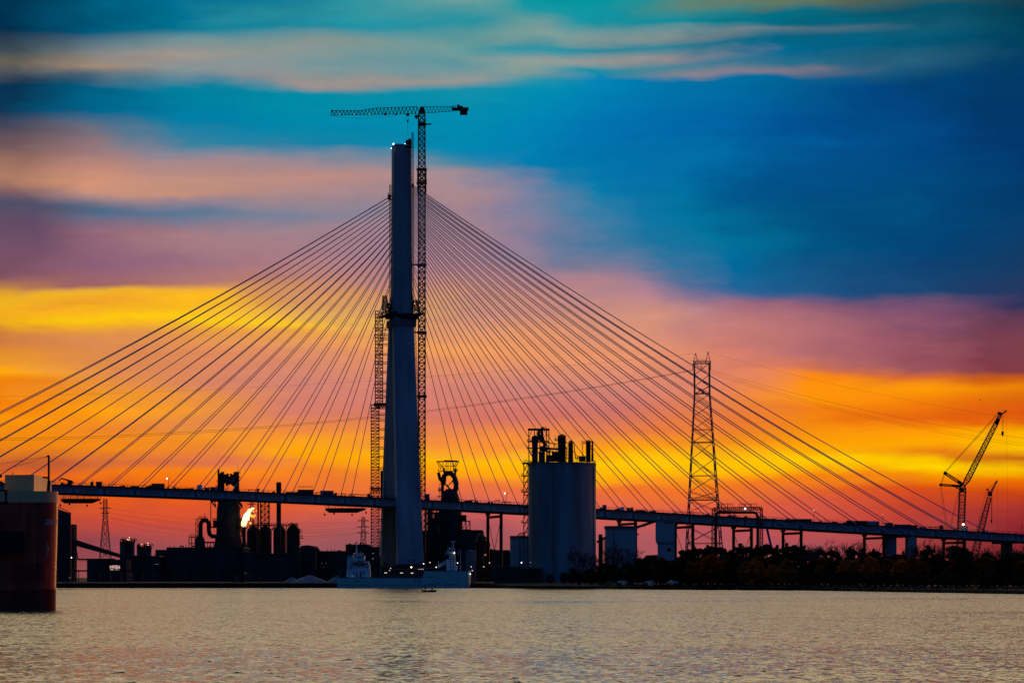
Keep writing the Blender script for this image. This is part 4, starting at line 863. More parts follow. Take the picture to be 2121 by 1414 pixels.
for x in(1096,1108,1128): px_bar(m,(x,905),(x+7,889),Yt,.25)
railing(m,1091,1096,914,Yt-1,5,2,.15); railing(m,1091,1096,928,Yt-1,5,2,.15); px_bar(m,(1096,931),(1103,945),Yt,.3); px_bar(m,(1099,931),(1104,941),Yt,.3); m.boxp(1121,883.5,1126,887,Yt,2); railing(m,1121,1132,887,Yt-1,3,3,.14); m.build('frame',M['steel'],eq)
m=MB(); m.lathe((X_(1108,Yt+3),Yt+3,Z_(958,Yt)),[(6.2*k,0),(6.2*k,Z_(918,Yt)-Z_(958,Yt)),(7.4*k,Z_(914,Yt)-Z_(958,Yt)),(7.4*k,Z_(906,Yt)-Z_(958,Yt)),(5.5*k,Z_(902,Yt)-Z_(958,Yt)),(2*k,Z_(901,Yt)-Z_(958,Yt))],16); m.boxp(1103,902,1123,911,Yt+2,4); m.build('vessel',M['grey'],eq,smooth=True)
m=MB(); px_tube(m,[(1114,902),(1116,893),(1120,891),(1123,896),(1120,905)],Yt+2,.5); px_tube(m,[(1113,896),(1121,905)],Yt+2,.6); px_tube(m,[(1122,890),(1123,903),(1128,920),(1126,930)],Yt+2,.75); px_tube(m,[(1120,911),(1128,917)],Yt+2,.9); px_tube(m,[(1119,905),(1125,900)],Yt+2,.5); m.build('pipe',M['rust'],eq,smooth=True)
cvy=thing('roof_conveyor','dark covered conveyor and machine cluster across the middle of the cement silo roof','conveyor',P(1140,957,Yt))
m=MB(); m.loft([[P(x,y0,Yt+1),P(x,y1,Yt+1),P(x,y1,Yt+4),P(x,y0,Yt+4)] for x,y0,y1 in((1118,923,934),(1128,924,936),(1136,926,931),(1156,928,932))]); m.boxp(1131,942,1157,955,Yt+2,6); m.boxp(1116,935,1129,957,Yt+2,5); m.boxp(1143,936,1156,944,Yt+2,3); m.build('housing',M['grey'],cvy)
m=MB(); px_bar(m,(1134,917),(1154,919),Yt,.45); px_bar(m,(1147.5,919),(1147.5,928),Yt,.35); px_bar(m,(1130,921),(1137,925),Yt,.4)
for x in(1127,1134,1139,1145,1152): px_bar(m,(x,932),(x,952),Yt+1,.4)
px_bar(m,(1117,933),(1156,936),Yt+1,.4); px_bar(m,(1150,902),(1150,913),Yt,.2); railing(m,1149,1155,913,Yt,6,3,.14); px_bar(m,(1149,912),(1155,912),Yt,.4); px_tube(m,[(1120,940),(1130,932),(1140,938)],Yt,.4); m.build('pipe_rack',M['rust'],cvy)
def rtower(x0,x1,y,label,taper=0,legs=False):
    r=thing('filter_tower',label,'tower',P((x0+x1)/2,957,Yt+2),'filter towers on the cement silo'); m=MB(); kk=(Yt+2)/F
    q=lambda a,b,yy:[P(a,yy,Yt),P(b,yy,Yt),P(b,yy,Yt+(b-a)*kk),P(a,yy,Yt+(b-a)*kk)]
    m.loft([q(x0,x1,957),q(x0+taper,x1-taper,y+3)]); m.build('casing',M['rust'],r)
    m=MB(); c=(x0+x1)/2; m.loft([q(x0+taper-.4,x1-taper+.4,y+2.8),q(c-1.2,c+1.2,y)]); m.build('roof',M['black'],r); return r
rtower(1155.2,1172.2,898.5,'tallest square filter tower with pyramid cap at the middle of the silo roof')
r=rtower(1176.5,1187.5,911.5,'narrow tapering filter tower between the tallest tower and the right-hand tower',.8)
m=MB(); px_bar(m,(1188,914),(1192.5,950),Yt,.4); px_bar(m,(1184,914),(1186,950),Yt,.4); px_bar(m,(1174,925),(1174,952),Yt,.4); px_bar(m,(1171,930),(1177,922),Yt,.3)
for i in range(4): px_bar(m,(1171,928+i*6),(1177,931+i*6),Yt,.3)
px_bar(m,(1190,945),(1198,952),Yt,.3); px_bar(m,(1192,950),(1200,944),Yt,.3); px_bar(m,(1197,943),(1197,953),Yt,.3); m.build('brace',M['rust'],r)
r=rtower(1213.5,1223.5,910.5,'filter tower with bent side pipe near the right edge of the silo roof')
m=MB(); px_tube(m,[(1222,914),(1227,914.5),(1227,930),(1226.5,955)],Yt,.5); px_bar(m,(1222,924),(1228,938),Yt,.2); frame(m,[1205.5,1207.5],[950,935,918],Yt+1,1.6,.16); m.boxp(1204.5,917,1214,918.2,Yt+.5,2); railing(m,1205,1213,917,Yt,4.5,3,.14); m.boxp(1199.5,944,1213,955,Yt+1,4); frame(m,[1218,1223],[956,946],Yt-1,3,.3); px_bar(m,(1229,938),(1229,955),Yt,.2); m.build('side_pipe',M['rust'],r)
stt=thing('stair_tower','zigzag steel stair tower clinging to the left edge of the cement silo','stair',base(1089,Y+5))
m=MB(); frame(m,[1085,1093.5],[1190,1165,1140,1110,1082,1052,1025,998,958],Y+3,4,.42,False)
for y in(985,1018,1048,1082,1112): m.boxp(1079.5,y-1.2,1094,y+.6,Y+2,5); railing(m,1079.5,1085,y-1,Y+2,4,2,.15)
m.boxp(1083,957,1096,960,Y+2,6); railing(m,1083,1096,957,Y+2,4,4,.14); px_bar(m,(1089.5,948),(1089.5,957),Y+2,.16)
m.build('frame',M['steel'],stt)
m=MB()
for i in range(9):
    y=960+i*16.5
    for d in(0,2.2): m.bar(P(1086,y+15-d,Y+2.5),P(1093,y-d,Y+2.5),.2)
m.build('flight',M['rust'],stt)
# ---------- hopper building, elevator, corbelled silo, gabled roof
Y=1400
r=thing('hopper_building','pale blue-white square hopper building with a brown parapet right of the cement silo','building',base(1288,Y)); m=MB(); m.boxz(1255,1319,1094.5,Y,15,GZ); m.build('wall',M['pale'],r); m=MB(); m.boxp(1253.5,1088.5,1319.6,1094.4,Y-.5,16); m.build('parapet',M['trim'],r); m=MB(); m.boxz(1317.6,1319.8,1094.6,Y-.3,.28,GZ); m.boxz(1271,1271.6,1095,Y-.2,.18,GZ); m.build('downpipe',M['black'],r); m=MB(); m.boxp(1319.7,1104.5,1323,1107.5,Y+1,2); m.boxp(1252,1092,1255,1095,Y+1,2); m.build('roof_lamp',M['black'],r)
r=thing('bucket_elevator','black bucket elevator column with lattice side between silo and hopper building','elevator',base(1244,Y)); m=MB(); m.boxz(1240,1248,1106,Y+2,3,GZ); m.build('casing',M['black'],r); m=MB(); m.lattice(P(1250.5,1190,Y+3),P(1250.5,1112,Y+3),1.4,1.4,12,.25,.18,cross=True); m.build('ladder_frame',M['steel'],r); m=MB(); m.loft([[P(x,a,Y+2),P(x,b,Y+2),P(x,b,Y+4),P(x,a,Y+4)] for x,a,b in((1248,1114,1119),(1255,1110,1114.5))]); m.loft([[P(x,a,Y+2),P(x,b,Y+2),P(x,b,Y+4),P(x,a,Y+4)] for x,a,b in((1236,1119,1124),(1240,1118,1123))]); m.build('chute',M['steel'],r)
r=thing('transfer_conveyor','dark inclined conveyor tube rising from hopper building to the corbelled silo','conveyor',base(1340,Y)); m=MB(); m.loft([[P(x,a,Y+4),P(x,b,Y+4),P(x,b,Y+8),P(x,a,Y+8)] for x,a,b in((1319.5,1089,1094.5),(1360,1076,1081))]); m.build('housing',M['grey'],r); m=MB(); px_bar(m,(1336,1089),(1336,1092),Y+4,.3); px_bar(m,(1320,1089),(1360,1076),Y+3.6,.3); m.build('truss',M['black'],r)
r=thing('corbelled_silo','pale square silo that narrows below a corbel, standing against the deck','silo',base(1379,Y)); m=MB()
def sq(x0,x1,y): return [P(x0,y,Y),P(x1,y,Y),P(x1,y,Y+9),P(x0,y,Y+9)]
m.loft([sq(1362.5,1397,1200),sq(1362,1397,1128),sq(1357.8,1397.6,1120),sq(1357.8,1397.6,1078)]); m.build('wall',M['pale'],r); m=MB(); m.boxp(1356.5,1075.5,1399,1078,Y-.4,10); m.build('roof',M['concd'],r); m=MB(); m.boxp(1360,1121.3,1397.8,1122.6,Y-.25,.2); m.boxp(1376,1080.5,1394,1083,Y-.25,.2); m.boxp(1360.5,1125.5,1397.5,1126.5,Y-.25,.2); m.build('corbel_band',M['grey'],r); m=MB(); m.boxp(1382,1134,1389,1141,Y-.25,.2); m.build('hatch',M['black'],r)
r=thing('gabled_shed','dark low gabled shed left of the corbelled silo foot','building',base(1350,1390)); m=MB(); m.loft([[P(1322,1168,Y_),P(1338,1150,Y_),P(1361,1149,Y_),P(1374,1168,Y_),Vector((X_(1374,Y_),Y_,GZ)),Vector((X_(1322,Y_),Y_,GZ))] for Y_ in(1385,1396)]); m.build('wall',M['shed'],r); m=MB(); m.loft([[P(1337,1149.4,Y_),P(1362,1148.4,Y_),P(1362,1149.6,Y_),P(1337,1150.6,Y_)] for Y_ in(1384.5,1396.5)]); m.build('roof',M['black'],r)
# ---------- pipe gantry in front of the deck
Y=1415; k=Y/F
pg=thing('pipe_gantry','black overhead pipe gantry with boxed rails, in front of the deck beside the power pylon','gantry',base(1525,Y))
m=MB(); px_tube(m,[(1482.5,1180),(1482.5,1068),(1485,1062),(1491,1060.5),(1560,1060.5),(1567,1062.5),(1569.5,1069),(1569.5,1180)],Y,3.0*k,12); m.build('pipe',M['steel'],pg,smooth=True)
m=MB(); m.lattice(P(1478,1054,Y),P(1577,1052,Y),1.5,1.5,24,.28,.18,a1=(0,0,1)); m.build('walkway_truss',M['rust'],pg)
m=MB()
for x0,x1 in((1485,1494),(1495,1507),(1508,1518),(1532,1543),(1544,1555),(1556,1568)):
    for a,b in(((x0,1051),(x0,1043)),((x0,1043),(x1,1042.5)),((x1,1042.5),(x1,1051))): px_bar(m,a,b,Y-1,.22)
    px_bar(m,((x0+x1)/2,1043.5),((x0+x1)/2,1047),Y-1,.22); px_bar(m,(x0,1050.8),(x1,1050.8),Y-1,.15); m.build('guard_frame',M['rust'],pg); m=MB()

for x,w_ in((1478,5.5),(1577,4.5)):
    m=MB(); m.lattice(Vector((X_(x,Y+2),Y+2,GZ)),P(x,1052,Y+2),w_*k*1.6,w_*k*1.1,16,.3,.2,cross=True); m.build('trestle',M['steel'],pg)
lamp_at('gantry_lamp','white lamp shining on the rail of the pipe gantry',P(1543.5,1053,Y-1.6),.45,'lampc',post=1)
m=MB(); m.bar(P(1588,1092,1440),P(1600,1142,1440),1.1); m.bar(P(1600,1142,1440),P(1603,1150,1440),1.6); tag(m.build('slanting_strut',M['blue'],None),'slanting dark blue strut leaning between falsework bents','strut')
# ---------- power pylons
def big_pylon():
    Y=1600; k=Y/F; r=thing('power_pylon','tall slender lattice power pylon with two horned peaks, behind the deck','power pylon',base(1457,Y))
    m=MB(); x0=1457
    def ww(y): return (31 if y<815 else 31+(y-815)/(1170-815)*45)*k
    ys=[752,776,800,815,838,862,890,916,950,985,1018,1035,1060,1090,1125,1170]; 
    for i in range(len(ys)-1):
        a,b=ys[i],ys[i+1]; ca=1453+0.0*a; 
        dx=lambda y:1453.5+(y-750)*.012
        m.lattice(P(dx(b),b,Y),P(dx(a),a,Y),ww(b),ww(a),1,.5 if a<1000 else .58,.27,cross=True,horiz=(a in(815,890,916,985,1035,1125)),d0=ww(b)*.9,d1=ww(a)*.9)
    for y in(815,916,1035,1125):
        for d in(-.45,.45): m.bar(P(dx(y)-ww(y)/k/2,y,Y+ww(y)*d),P(dx(y)+ww(y)/k/2,y,Y+ww(y)*d),.5)
    m.build('body',M['galv'],r)
    m=MB(); m.lattice(P(1435,750.5,Y),P(1472,750.5,Y),1.3,1.3,7,.25,.15,a1=(0,0,1),d0=3,d1=3)
    for c,t in((1441,731),(1466.5,728)):
        for d in(-5,5): m.bar(P(c+d,751,Y-1.5),P(c,t,Y),.24); m.bar(P(c+d,751,Y+1.5),P(c,t,Y),.24)
        m.bar(P(c-3,743,Y),P(c+3,743,Y),.15)
    m.bar(P(1443,746,Y),P(1453.5,744,Y),.2); m.bar(P(1453.5,744,Y),P(1464,746,Y),.2); m.build('crossarm',M['galv'],r)
    m=MB()
    for x in(1435,1453.5,1472): m.bar(P(x,752,Y),P(x,766,Y),.3)
    m.build('insulator',M['black'],r)
    m=MB(); m.boxp(1454,809.5,1459,814,Y-2,2.5); railing(m,1430,1485,1034,Y-8,4.5,10,.16); m.build('maintenance_platform',M['steel'],r)
big_pylon()
def far_pylon(x,yt,yb,wb,wt,Y,label,arms):
    k=Y/F; r=thing('power_pylon',label,'power pylon',base(x,Y)); m=MB(); ym=yt+(yb-yt)*.35
    m.lattice(P(x,ym,Y),P(x,yt,Y),wt*k,wt*.8*k,6,.42,.25,cross=True); m.lattice(Vector((X_(x,Y),Y,GZ)),P(x,ym,Y),wb*k,wt*k,6,.46,.24,cross=True,horiz=True); m.bar(P(x-2,ym+4,Y),P(x-3,yb,Y),.4); m.bar(P(x+2,ym+4,Y),P(x+2.4,yb,Y),.4); m.build('body',M['galv'],r)
    m=MB()
    for y,w in arms: m.bar(P(x-w,y,Y),P(x+w,y,Y),.55); m.bar(P(x-w,y,Y),P(x-w*.3,y-2.5,Y),.3); m.bar(P(x+w,y,Y),P(x+w*.3,y-2.5,Y),.3)
    m.build('crossarm',M['galv'],r)
far_pylon(218,1033,1152,30,8.5,2600,'faint far lattice pylon right of the windowless tower',[(1052,12.5),(1062.5,9)])
far_pylon(752.5,1070.5,1130,19,7.5,2600,'faint far lattice pylon behind the wheelhouse of the moored freighter',[(1078,12.5),(1091,13.5),(1103,12.5)])
far_pylon(521.5,1037,1140,19,6,2800,'faint far pylon top seen right above the gas flame',[(1043.5,9.5),(1036.5,4)])
def wire(name_,label,pts,Y0,Y1,r=.05,sag=0):
    n=len(pts); m=MB(); m.tube([P(x,y,Y0+(Y1-Y0)*i/(n-1)) for i,(x,y) in enumerate(pts)],r,4); return tag(m.build('power_line',M['black'],None),label,'power line')
def sagc(a,b,s,n=16): return [(a[0]+(b[0]-a[0])*i/n,a[1]+(b[1]-a[1])*i/n+4*s*(i/n)*(1-i/n)) for i in range(n+1)]
wire('w','long sagging power line crossing behind the stay cables, upper strand',sagc((1435,766),(-60,908),34),1600,1750,.085)
wire('w','long sagging power line crossing behind the stay cables, lower strand',sagc((1436,767),(-60,912),34.5),1602,1752,.075)
wire('w','power line falling right from the power pylon towards the big crane, upper strand',sagc((1472,766),(2200,917),17),1600,1700,.055)
wire('w','power line falling right from the power pylon towards the big crane, middle strand',sagc((1472,769),(2200,927),21),1600,1700,.05)
wire('w','power line falling right from the power pylon towards the big crane, lowest strand',sagc((1453,767),(2200,932),22),1600,1700,.05)
wire('w','faint earth wire from the right horn of the power pylon',sagc((1466.5,729),(2200,880),14),1600,1700,.04)
wire('w','faint earth wire from the left horn of the power pylon',sagc((1441,732),(-60,822),16),1600,1750,.04)
for i in range(6): wire('w',['topmost','second','third','fourth','fifth','lowest'][i]+' of the faint far wires between the two distant pylons',sagc((218+(-11 if i%2 else 11),1052+i*5),(752+(-11 if i%2 else 11),1079+i*5),16+i*2),2600,2600,.055)
# ---------- crawler cranes
Y=1700; k=Y/F
c1=thing('crawler_crane','big lattice crawler crane with raised luffing jib at the right end of the bridge','crane',base(1986,Y))
m=MB(); m.lattice(P(1987,1175,Y),P(1994,1012,Y),13.5*k,12*k,24,.42,.24); m.lattice(P(1994,1012,Y),P(1995.5,1003,Y),12*k,5*k,2,.42,.24); m.boxp(1990.5,1010,1997,1018,Y-1.5,3); m.build('main_boom',M['crane'],c1)
m=MB(); m.lattice(P(1996,1006,Y),P(2003,994,Y),4*k,10*k,2,.4,.24); m.lattice(P(2003,994,Y),P(2063,877,Y),10.5*k,8*k,26,.38,.22); m.lattice(P(2063,877,Y),P(2072,858,Y),8*k,4*k,4,.4,.26); m.bar(P(2062,878,Y),P(2068,867,Y),1.9); m.build('luffing_jib',M['crane'],c1)
m=MB(); px_bar(m,(2067,854.5),(2076,857),Y,1.3); px_bar(m,(2075,857),(2084,851),Y,.8); m.ball(P(2083.3,851,Y),.62,8); px_bar(m,(2067,853),(2071,859),Y,.8); m.build('jib_head',M['black'],c1)
m=MB(); m.lattice(P(1956,978.5,Y),P(1994,1003,Y),1.4,1.6,9,.36,.22); m.bar(P(1955,977.5,Y),P(1961,981.5,Y),1.3); m.bar(P(1984,996,Y),P(1994,1003,Y),1.5); m.build('upper_mast',M['black'],c1)
m=MB(); m.lattice(P(1947,1003.5,Y),P(1990,1006.5,Y),1.1,1.2,9,.36,.22); m.bar(P(1945.5,1003.5,Y),P(1951,1004,Y),1.1); m.bar(P(1972,1005,Y),P(1991,1006.5,Y),1.2); px_bar(m,(1976,1006.5),(1990,1014),Y,.6); m.build('lower_mast',M['black'],c1)
m=MB()
for a,b,r_ in(((1957,977),(2067,855),.16),((1958.5,978),(2068,857.5),.14),((1956,978),(1948,1003),.14),((1957.5,979),(1950,1003),.14),((1947.5,1004),(1960,1100),.12),((1949.5,1004),(1964,1100),.12),((1985,1018),(1965,1100),.11),((1986,1020),(1968,1098),.1),((2075.5,858),(2076.5,894),.1),((2078,858),(2077.8,894),.1),((2084.5,852),(2088,1110),.05)): m.tube([P(*a,Y),P(*b,Y)],r_*.8,5)
m.build('pendant_rope',M['black'],c1)
m=MB(); m.boxp(2074.8,893,2079.2,900,Y-.6,1.2); m.ball(P(2077,901.5,Y),.45,8); m.build('hook_block',M['black'],c1)
m=MB(); m.boxz(1972,2002,1180,Y-3,7,GZ+1.6); m.boxz(1966,1976,1176,Y-3,7,GZ+1.8); m.build('upper_works',M['crane'],c1)
for d in(-5,5):
    m=MB(); m.boxz(1968,2006,1190,Y+d-1,2,GZ-.1); m.build('crawler_track',M['black'],c1)
Y=1760; k=Y/F
c2=thing('crawler_crane','smaller leaning crawler crane behind, right of the big crawler crane','crane',base(2020,Y))
m=MB(); m.lattice(P(2011,1180,Y),P(2049,1030,Y),15*k,7.5*k,22,.36,.22); m.boxp(2047,1018,2055,1027,Y-1.2,2.4); m.build('main_boom',M['crane'],c2)
m=MB(); m.lattice(P(2052,1020,Y),P(2065,995,Y),4*k,1.6*k,8,.28,.18); m.bar(P(2062,1000,Y),P(2066,994,Y),.6); px_bar(m,(2051,1022),(2046,1013),Y,.6); m.boxp(2043.5,1011.5,2047,1014.5,Y-.6,1.2); m.build('fly_jib',M['crane'],c2)
m=MB()
for a,b,r_ in(((2045,1012),(2064,996),.1),((2044,1013),(2021,1100),.09),((2053.5,1027),(2053.8,1076),.12),((2055,1027),(2054.6,1076),.12),((2066,996),(2067,1106),.05),((2021,1100),(2041,1045),.08)): m.tube([P(*a,Y),P(*b,Y)],r_,5)
m.build('pendant_rope',M['black'],c2)
m=MB(); m.boxp(2052.5,1076,2055.6,1080,Y-.5,1); m.ball(P(2054,1081,Y),.35,8); m.build('hook_block',M['black'],c2)
m=MB(); m.boxz(1996,2024,1182,Y-3,6,GZ+1.5); m.build('upper_works',M['crane'],c2)
for d in(-4,4):
    m=MB(); m.boxz(1993,2028,1191,Y+d-1,2,GZ-.1); m.build('crawler_track',M['black'],c2)
m=MB(); p=P(2030,828,1500); m.loft([[p+Vector((-.55,0,0)),p+Vector((-.5,.1,.1)),p+Vector((-.5,-.1,.1))],[p+Vector((0,.0,-.12)),p+Vector((0,.2,.15)),p+Vector((0,-.2,.15))],[p+Vector((.5,0,.05)),p+Vector((.5,.05,.1)),p+Vector((.5,-.05,.1))]])
m.loft([[p+Vector((-.2,0,.1)),p+Vector((.25,0,.1)),p+Vector((.2,0,.16))],[p+Vector((-.1,-1.0,.35)),p+Vector((.1,-1.0,.35)),p+Vector((0,-1.0,.38))]]); m.loft([[p+Vector((-.2,0,.1)),p+Vector((.25,0,.1)),p+Vector((.2,0,.16))],[p+Vector((-.3,1.0,.3)),p+Vector((-.1,1.0,.3)),p+Vector((-.2,1.0,.33))]]); tag(m.build('bird',M['black'],None),'tiny dark bird gliding above the big crawler crane','bird')
# ================================================================== ships
def text_mesh(txt,size,ext=.01):
    c=bpy.data.curves.new('lettering','FONT'); c.body=txt; c.size=size; c.extrude=0; c.resolution_u=2
    o=bpy.data.objects.new('tmp',c); COL.objects.link(o); bpy.context.view_layer.update()
    me=bpy.data.meshes.new_from_object(o.evaluated_get(bpy.context.evaluated_depsgraph_get())); bpy.data.objects.remove(o); bpy.data.curves.remove(c)
    v=[tuple(q.co) for q in me.vertices]; f=[tuple(p.vertices) for p in me.polygons]; bpy.data.meshes.remove(me); return v,f
# ---- red freighter at the left edge (only its square stern corner is in the picture)
Y=457; k=Y/F
fr=thing('freighter','rusty red freighter with square stern, filling the lower left edge of the photo','ship',(X_(60,Y),Y,0))
HT=Z_(1040,Y)
xr=X_(110.5,Y); rad=2.3
def outline(inset=0,flare=0):
    pts=[(-150,Y-4+inset)]; cx_,cy_=xr-rad+flare,Y+rad
    for i in range(13):
        a=-math.pi/2+math.pi/2*1.12*i/12; pts.append((cx_+(rad-inset)*math.cos(a),cy_+(rad-inset)*math.sin(a)))
    pts.append((xr-18+flare-inset,Y+82)); pts.append((-150,Y+82)); return pts
m=MB(); m.loft([[Vector((x,y,z)) for x,y in outline(0,fl)] for z,fl in((3.61,.03),(8,.15),(13,.3),(HT,.36))])
m.build('hull',M['red'],fr,smooth=True)
m=MB(); m.loft([[Vector((x,y,z)) for x,y in outline(0,fl)] for z,fl in((-1.5,-.05),(0,0),(3.2,.02))]); m.build('boot_top',M['boot'],fr,smooth=True)
m=MB(); m.loft([[Vector((x,y,z)) for x,y in outline(0,fl)] for z,fl in((3.21,.03),(3.25,.16),(3.55,.16),(3.6,.04))]); m.build('rubbing_strake',M['red'],fr,smooth=True)
m=MB(); zb=Z_(1016.5,Y); m.loft([[Vector((x,y,z)) for x,y in outline(.0,.36+.02)] for z in(HT+.02,zb)]); m.build('bulwark',M['cream'],fr,smooth=True)
m=MB(); m.loft([[Vector((x,y,z)) for x,y in ((X_(3,Y),Y+3),(X_(66,Y),Y+2),(X_(89,Y+9),Y+9),(X_(89,Y+9)-2,Y+30),(X_(3,Y),Y+30))] for z in(zb+.02,Z_(983,Y+3))]); dk=m.build('deckhouse',M['cream'],fr)
m=MB(); m.bar((X_(15,Y),Y+5,Z_(983,Y+3)),(X_(15,Y),Y+5,Z_(976,Y+3)),.1); m.build('whip_aerial',M['black'],dk)
ms=MB(); px_bar(ms,(101,1012),(101,943.5),Y+1,.30); px_bar(ms,(96,945.5),(102,943),Y+1,.22); px_bar(ms,(89,988),(101,989),Y+1,.28); px_bar(ms,(100.3,1018),(101.8,995),Y+1,.5); ms.build('mast',M['black'],fr)
m=MB(); m.tube([P(97,945.5,Y+1),P(70,949,Y+1),P(-40,966.5,Y+1)],.028,5); m.tube([P(97,945.5,Y+1),P(60,957.5,Y+1),P(-40,986,Y+1)],.028,5); m.build('stay_wire',M['black'],fr)
m=MB(); m.tube([P(12.5,1014,Y-4.2),P(12.5,1040,Y-4.2)],.2,8); m.tube([P(12.5,1016,Y-4.2),P(-6,1013,Y-4.2)],.17,8); px_bar(m,(-6,990),(4,984.5),Y,.35); px_bar(m,(-8,996),(6,1000),Y,.4); m.build('vent_pipe',M['black'],fr,smooth=True)
for x0,x1,y0,y1 in((-10,16.5,1038.5,1044),(72,80.5,1041.2,1046),(103,107.5,1040.5,1046)):
    m=MB(); yy=Y-3.6 if x1<20 else Y-.25+(.9 if x0>100 else 0); m.boxp(x0,y0,x1,y1,yy-.1,.5); m.build('fairlead',M['black'],fr)
m=MB(); m.loft([[P(-20,1100,yy),P(49.5,1100,yy+1.3),P(49.5,1146,yy+1.3),P(-20,1146,yy)] for yy in(Y-3.36,Y-2)]); m.build('dark_recess_plate',M['black'],fr)  # black plate stands in for the shade of an open recess
m=MB()
for i in range(40):
    x=22+i*2.2; 
    if x<93: m.boxp(x,1166+5*math.sin(i*1.7),x+.6,1204,Y-.05-(93-x)*.0035*4,.12)
m.build('fender_rib',M['red'],fr)
# lettering that follows the rounded corner
def wrap(px_start,ytop,size,txt,flare,name,adv=1.0):
    v,f=text_mesh(txt,size); a0=xr-rad+flare; vs=[]
    x_start=X_(px_start,Y)
    for x,y,_ in v:
        s=x_start+x*adv-a0; z=Z_(ytop,Y)-size*.72+y
        if s<0: px_,py_=a0+s, Y+ s*.0483*-0 + (s*(4/(150+a0)) if False else 0)-.03+ (-(-s)*4/(150+a0))
        else:
            t=s/rad-math.pi/2; px_=a0+(rad+.03)*math.cos(t); py_=Y+rad+(rad+.03)*math.sin(t)
        vs.append((px_,py_,z))
    m=MB(); m.add(vs,f); return m.build(name,M['letter'],fr)
wrap(92.5,1074,1.35,'GREAT LAKES',.31,'ship_name',.40)
# draught figures and a thruster mark
for i,ch in enumerate('987654'):
    v,f=text_mesh(ch,.42); m=MB(); x0=X_(70.6,Y); m.add([(x0+x,Y-.12-(a_:=0),Z_(1137+i*12.2,Y)-.3+y) for x,y,_ in v],f); m.build('draught_mark',M['letter'],fr)
m=MB()
for (x,y0,y1) in((98.8,1123,1131),(98.8,1142,1149)): m.boxp(x-.5,y0,x+.5,y1,Y+.06+.12,.05)
for a in range(12):
    b=(a+1)*math.pi/6; a_=a*math.pi/6; m.bar(P(98.8+2.1*math.cos(a_),1136.5+4*math.sin(a_),Y+.22),P(98.8+2.1*math.cos(b),1136.5+4*math.sin(b),Y+.22),.07)
m.build('thruster_mark',M['letter'],fr)
# ---- pale freighter moored below the pylon
Y=1374; k=Y/F
sh=thing('freighter','pale blue-white freighter with high bow block moored at the quay under the pylon','ship',(X_(835,Y),Y,0))
def hullring(xa,xb,z,y0,y1): return [(xa,y0,z),(xb,y0,z),(xb+1.0,(y0+y1)/2,z),(xb,y1,z),(xa,y1,z)]
xa,xb=X_(697.5,Y),X_(970.5,Y)
m=MB(); m.loft([[Vector(p) for p in hullring(xa+q,xb+q2,z,Y,Y+14)] for z,q,q2 in((-1,.6,-.5),(.6,.3,-.3),(3.0,.2,-.1),(Z_(1196,Y),0,0))]); m.build('hull',M['hullw'],sh)
m=MB(); x1=X_(877,Y); m.loft([[Vector(p) for p in hullring(x1+q,xb+.02,z,Y+.03,Y+13.9)] for z,q in((Z_(1196,Y)+.01,-.5),(Z_(1181.5,Y),.4))]); m.build('bow_block',M['hullw'],sh)
m=MB(); m.boxp(697.5,1195,877,1196.6,Y-.08,.2); m.boxp(878,1180.6,971.5,1182,Y-.08,.2); m.build('rail_line',M['grey'],sh)
m=MB(); m.boxp(882,1209.6,905,1210.8,Y-.1,.1); m.boxp(920,1209.6,950,1210.8,Y-.1,.1); m.boxp(882,1194.2,897,1195,Y-.1,.1); m.boxp(906.5,1204.5,908.8,1208,Y-.1,.1); m.boxp(700,1210.4,882,1210.9,Y-.1,.1); m.build('hull_mark',M['dletter'],sh)
for px,txt in((856,'ASCN'),(732.5,'ASCN')):
    v,f=text_mesh(txt,2.4 if px>800 else 1.35); m=MB(); x0=X_(px,Y); sx=.62 if px>800 else .88; m.add([(x0+x*sx,Y-.02,Z_(1207 if px>800 else 1204.6,Y)+y) for x,y,_ in v],f); m.build('hull_lettering',M['dletter'],sh)
Yh=Y+2
m=MB(); 
for x0,x1_,y0,y1,d in((717.5,766,1180,1195.9,10),(730,765,1168,1180,9),(731,763,1162,1168,8),(733,755,1150,1162,6),(719,730,1147,1180,6)): m.boxp(x0,y0,x1_,y1-.05,Yh+(1195-y0)*.02,d)
m.build('superstructure',M['white'],sh)
m=MB(); m.boxp(737.5,1160.2,755,1162,Yh-.6,8); m.boxp(727,1166.5,762,1168.3,Yh-.4,8); m.boxp(717,1147,731,1149,Yh-.3,7); m.build('bridge_wing',M['dletter'],sh)
for i in range(6): 
    m=MB(); x=738+i*3; m.boxp(x,1170,x+1.8,1172.6,Yh+.25,.3); m.build('window',M['glass'],sh)
for x,y,w_,h_ in((736,1151.5,3,3),(741,1151.5,3,3),(746,1151.5,3,3),(750.5,1151.5,3,3),(738,1185,2,9),(746,1183,3,12),(727,1170,1,8),(723,1171,1,8),(760,1172,2,3),(753,1183,2,6),(732,1183,2,6)):
    m=MB(); m.boxp(x,y,x+w_,y+h_,Yh-.25+(1195-y)*.014,.5); m.build('window',M['glass'],sh)
m=MB()
for x0,x1_,y0 in((731,741,1158.5),(746,757,1157.5)): m.boxp(x0,y0,x1_,y0+4,Yh-1,1.5)
m.build('lifeboat',M['white'],sh)
m=MB(); px_bar(m,(738.5,1150),(738.5,1121),Yh+4,.35); px_bar(m,(735.5,1128),(741.5,1128),Yh+4,.2); px_bar(m,(736.5,1122),(738.5,1126),Yh+4,.2); px_bar(m,(741,1121),(738.5,1126),Yh+4,.2); px_bar(m,(746,1150),(746,1142),Yh+4,.25); px_bar(m,(750,1150),(750,1144),Yh+4,.25); px_bar(m,(735,1150),(738.5,1132),Yh+4,.14); px_bar(m,(742,1150),(738.5,1132),Yh+4,.14); m.boxp(741,1146,752,1147.2,Yh+3,2); m.build('mast',M['white'],sh)
m=MB()
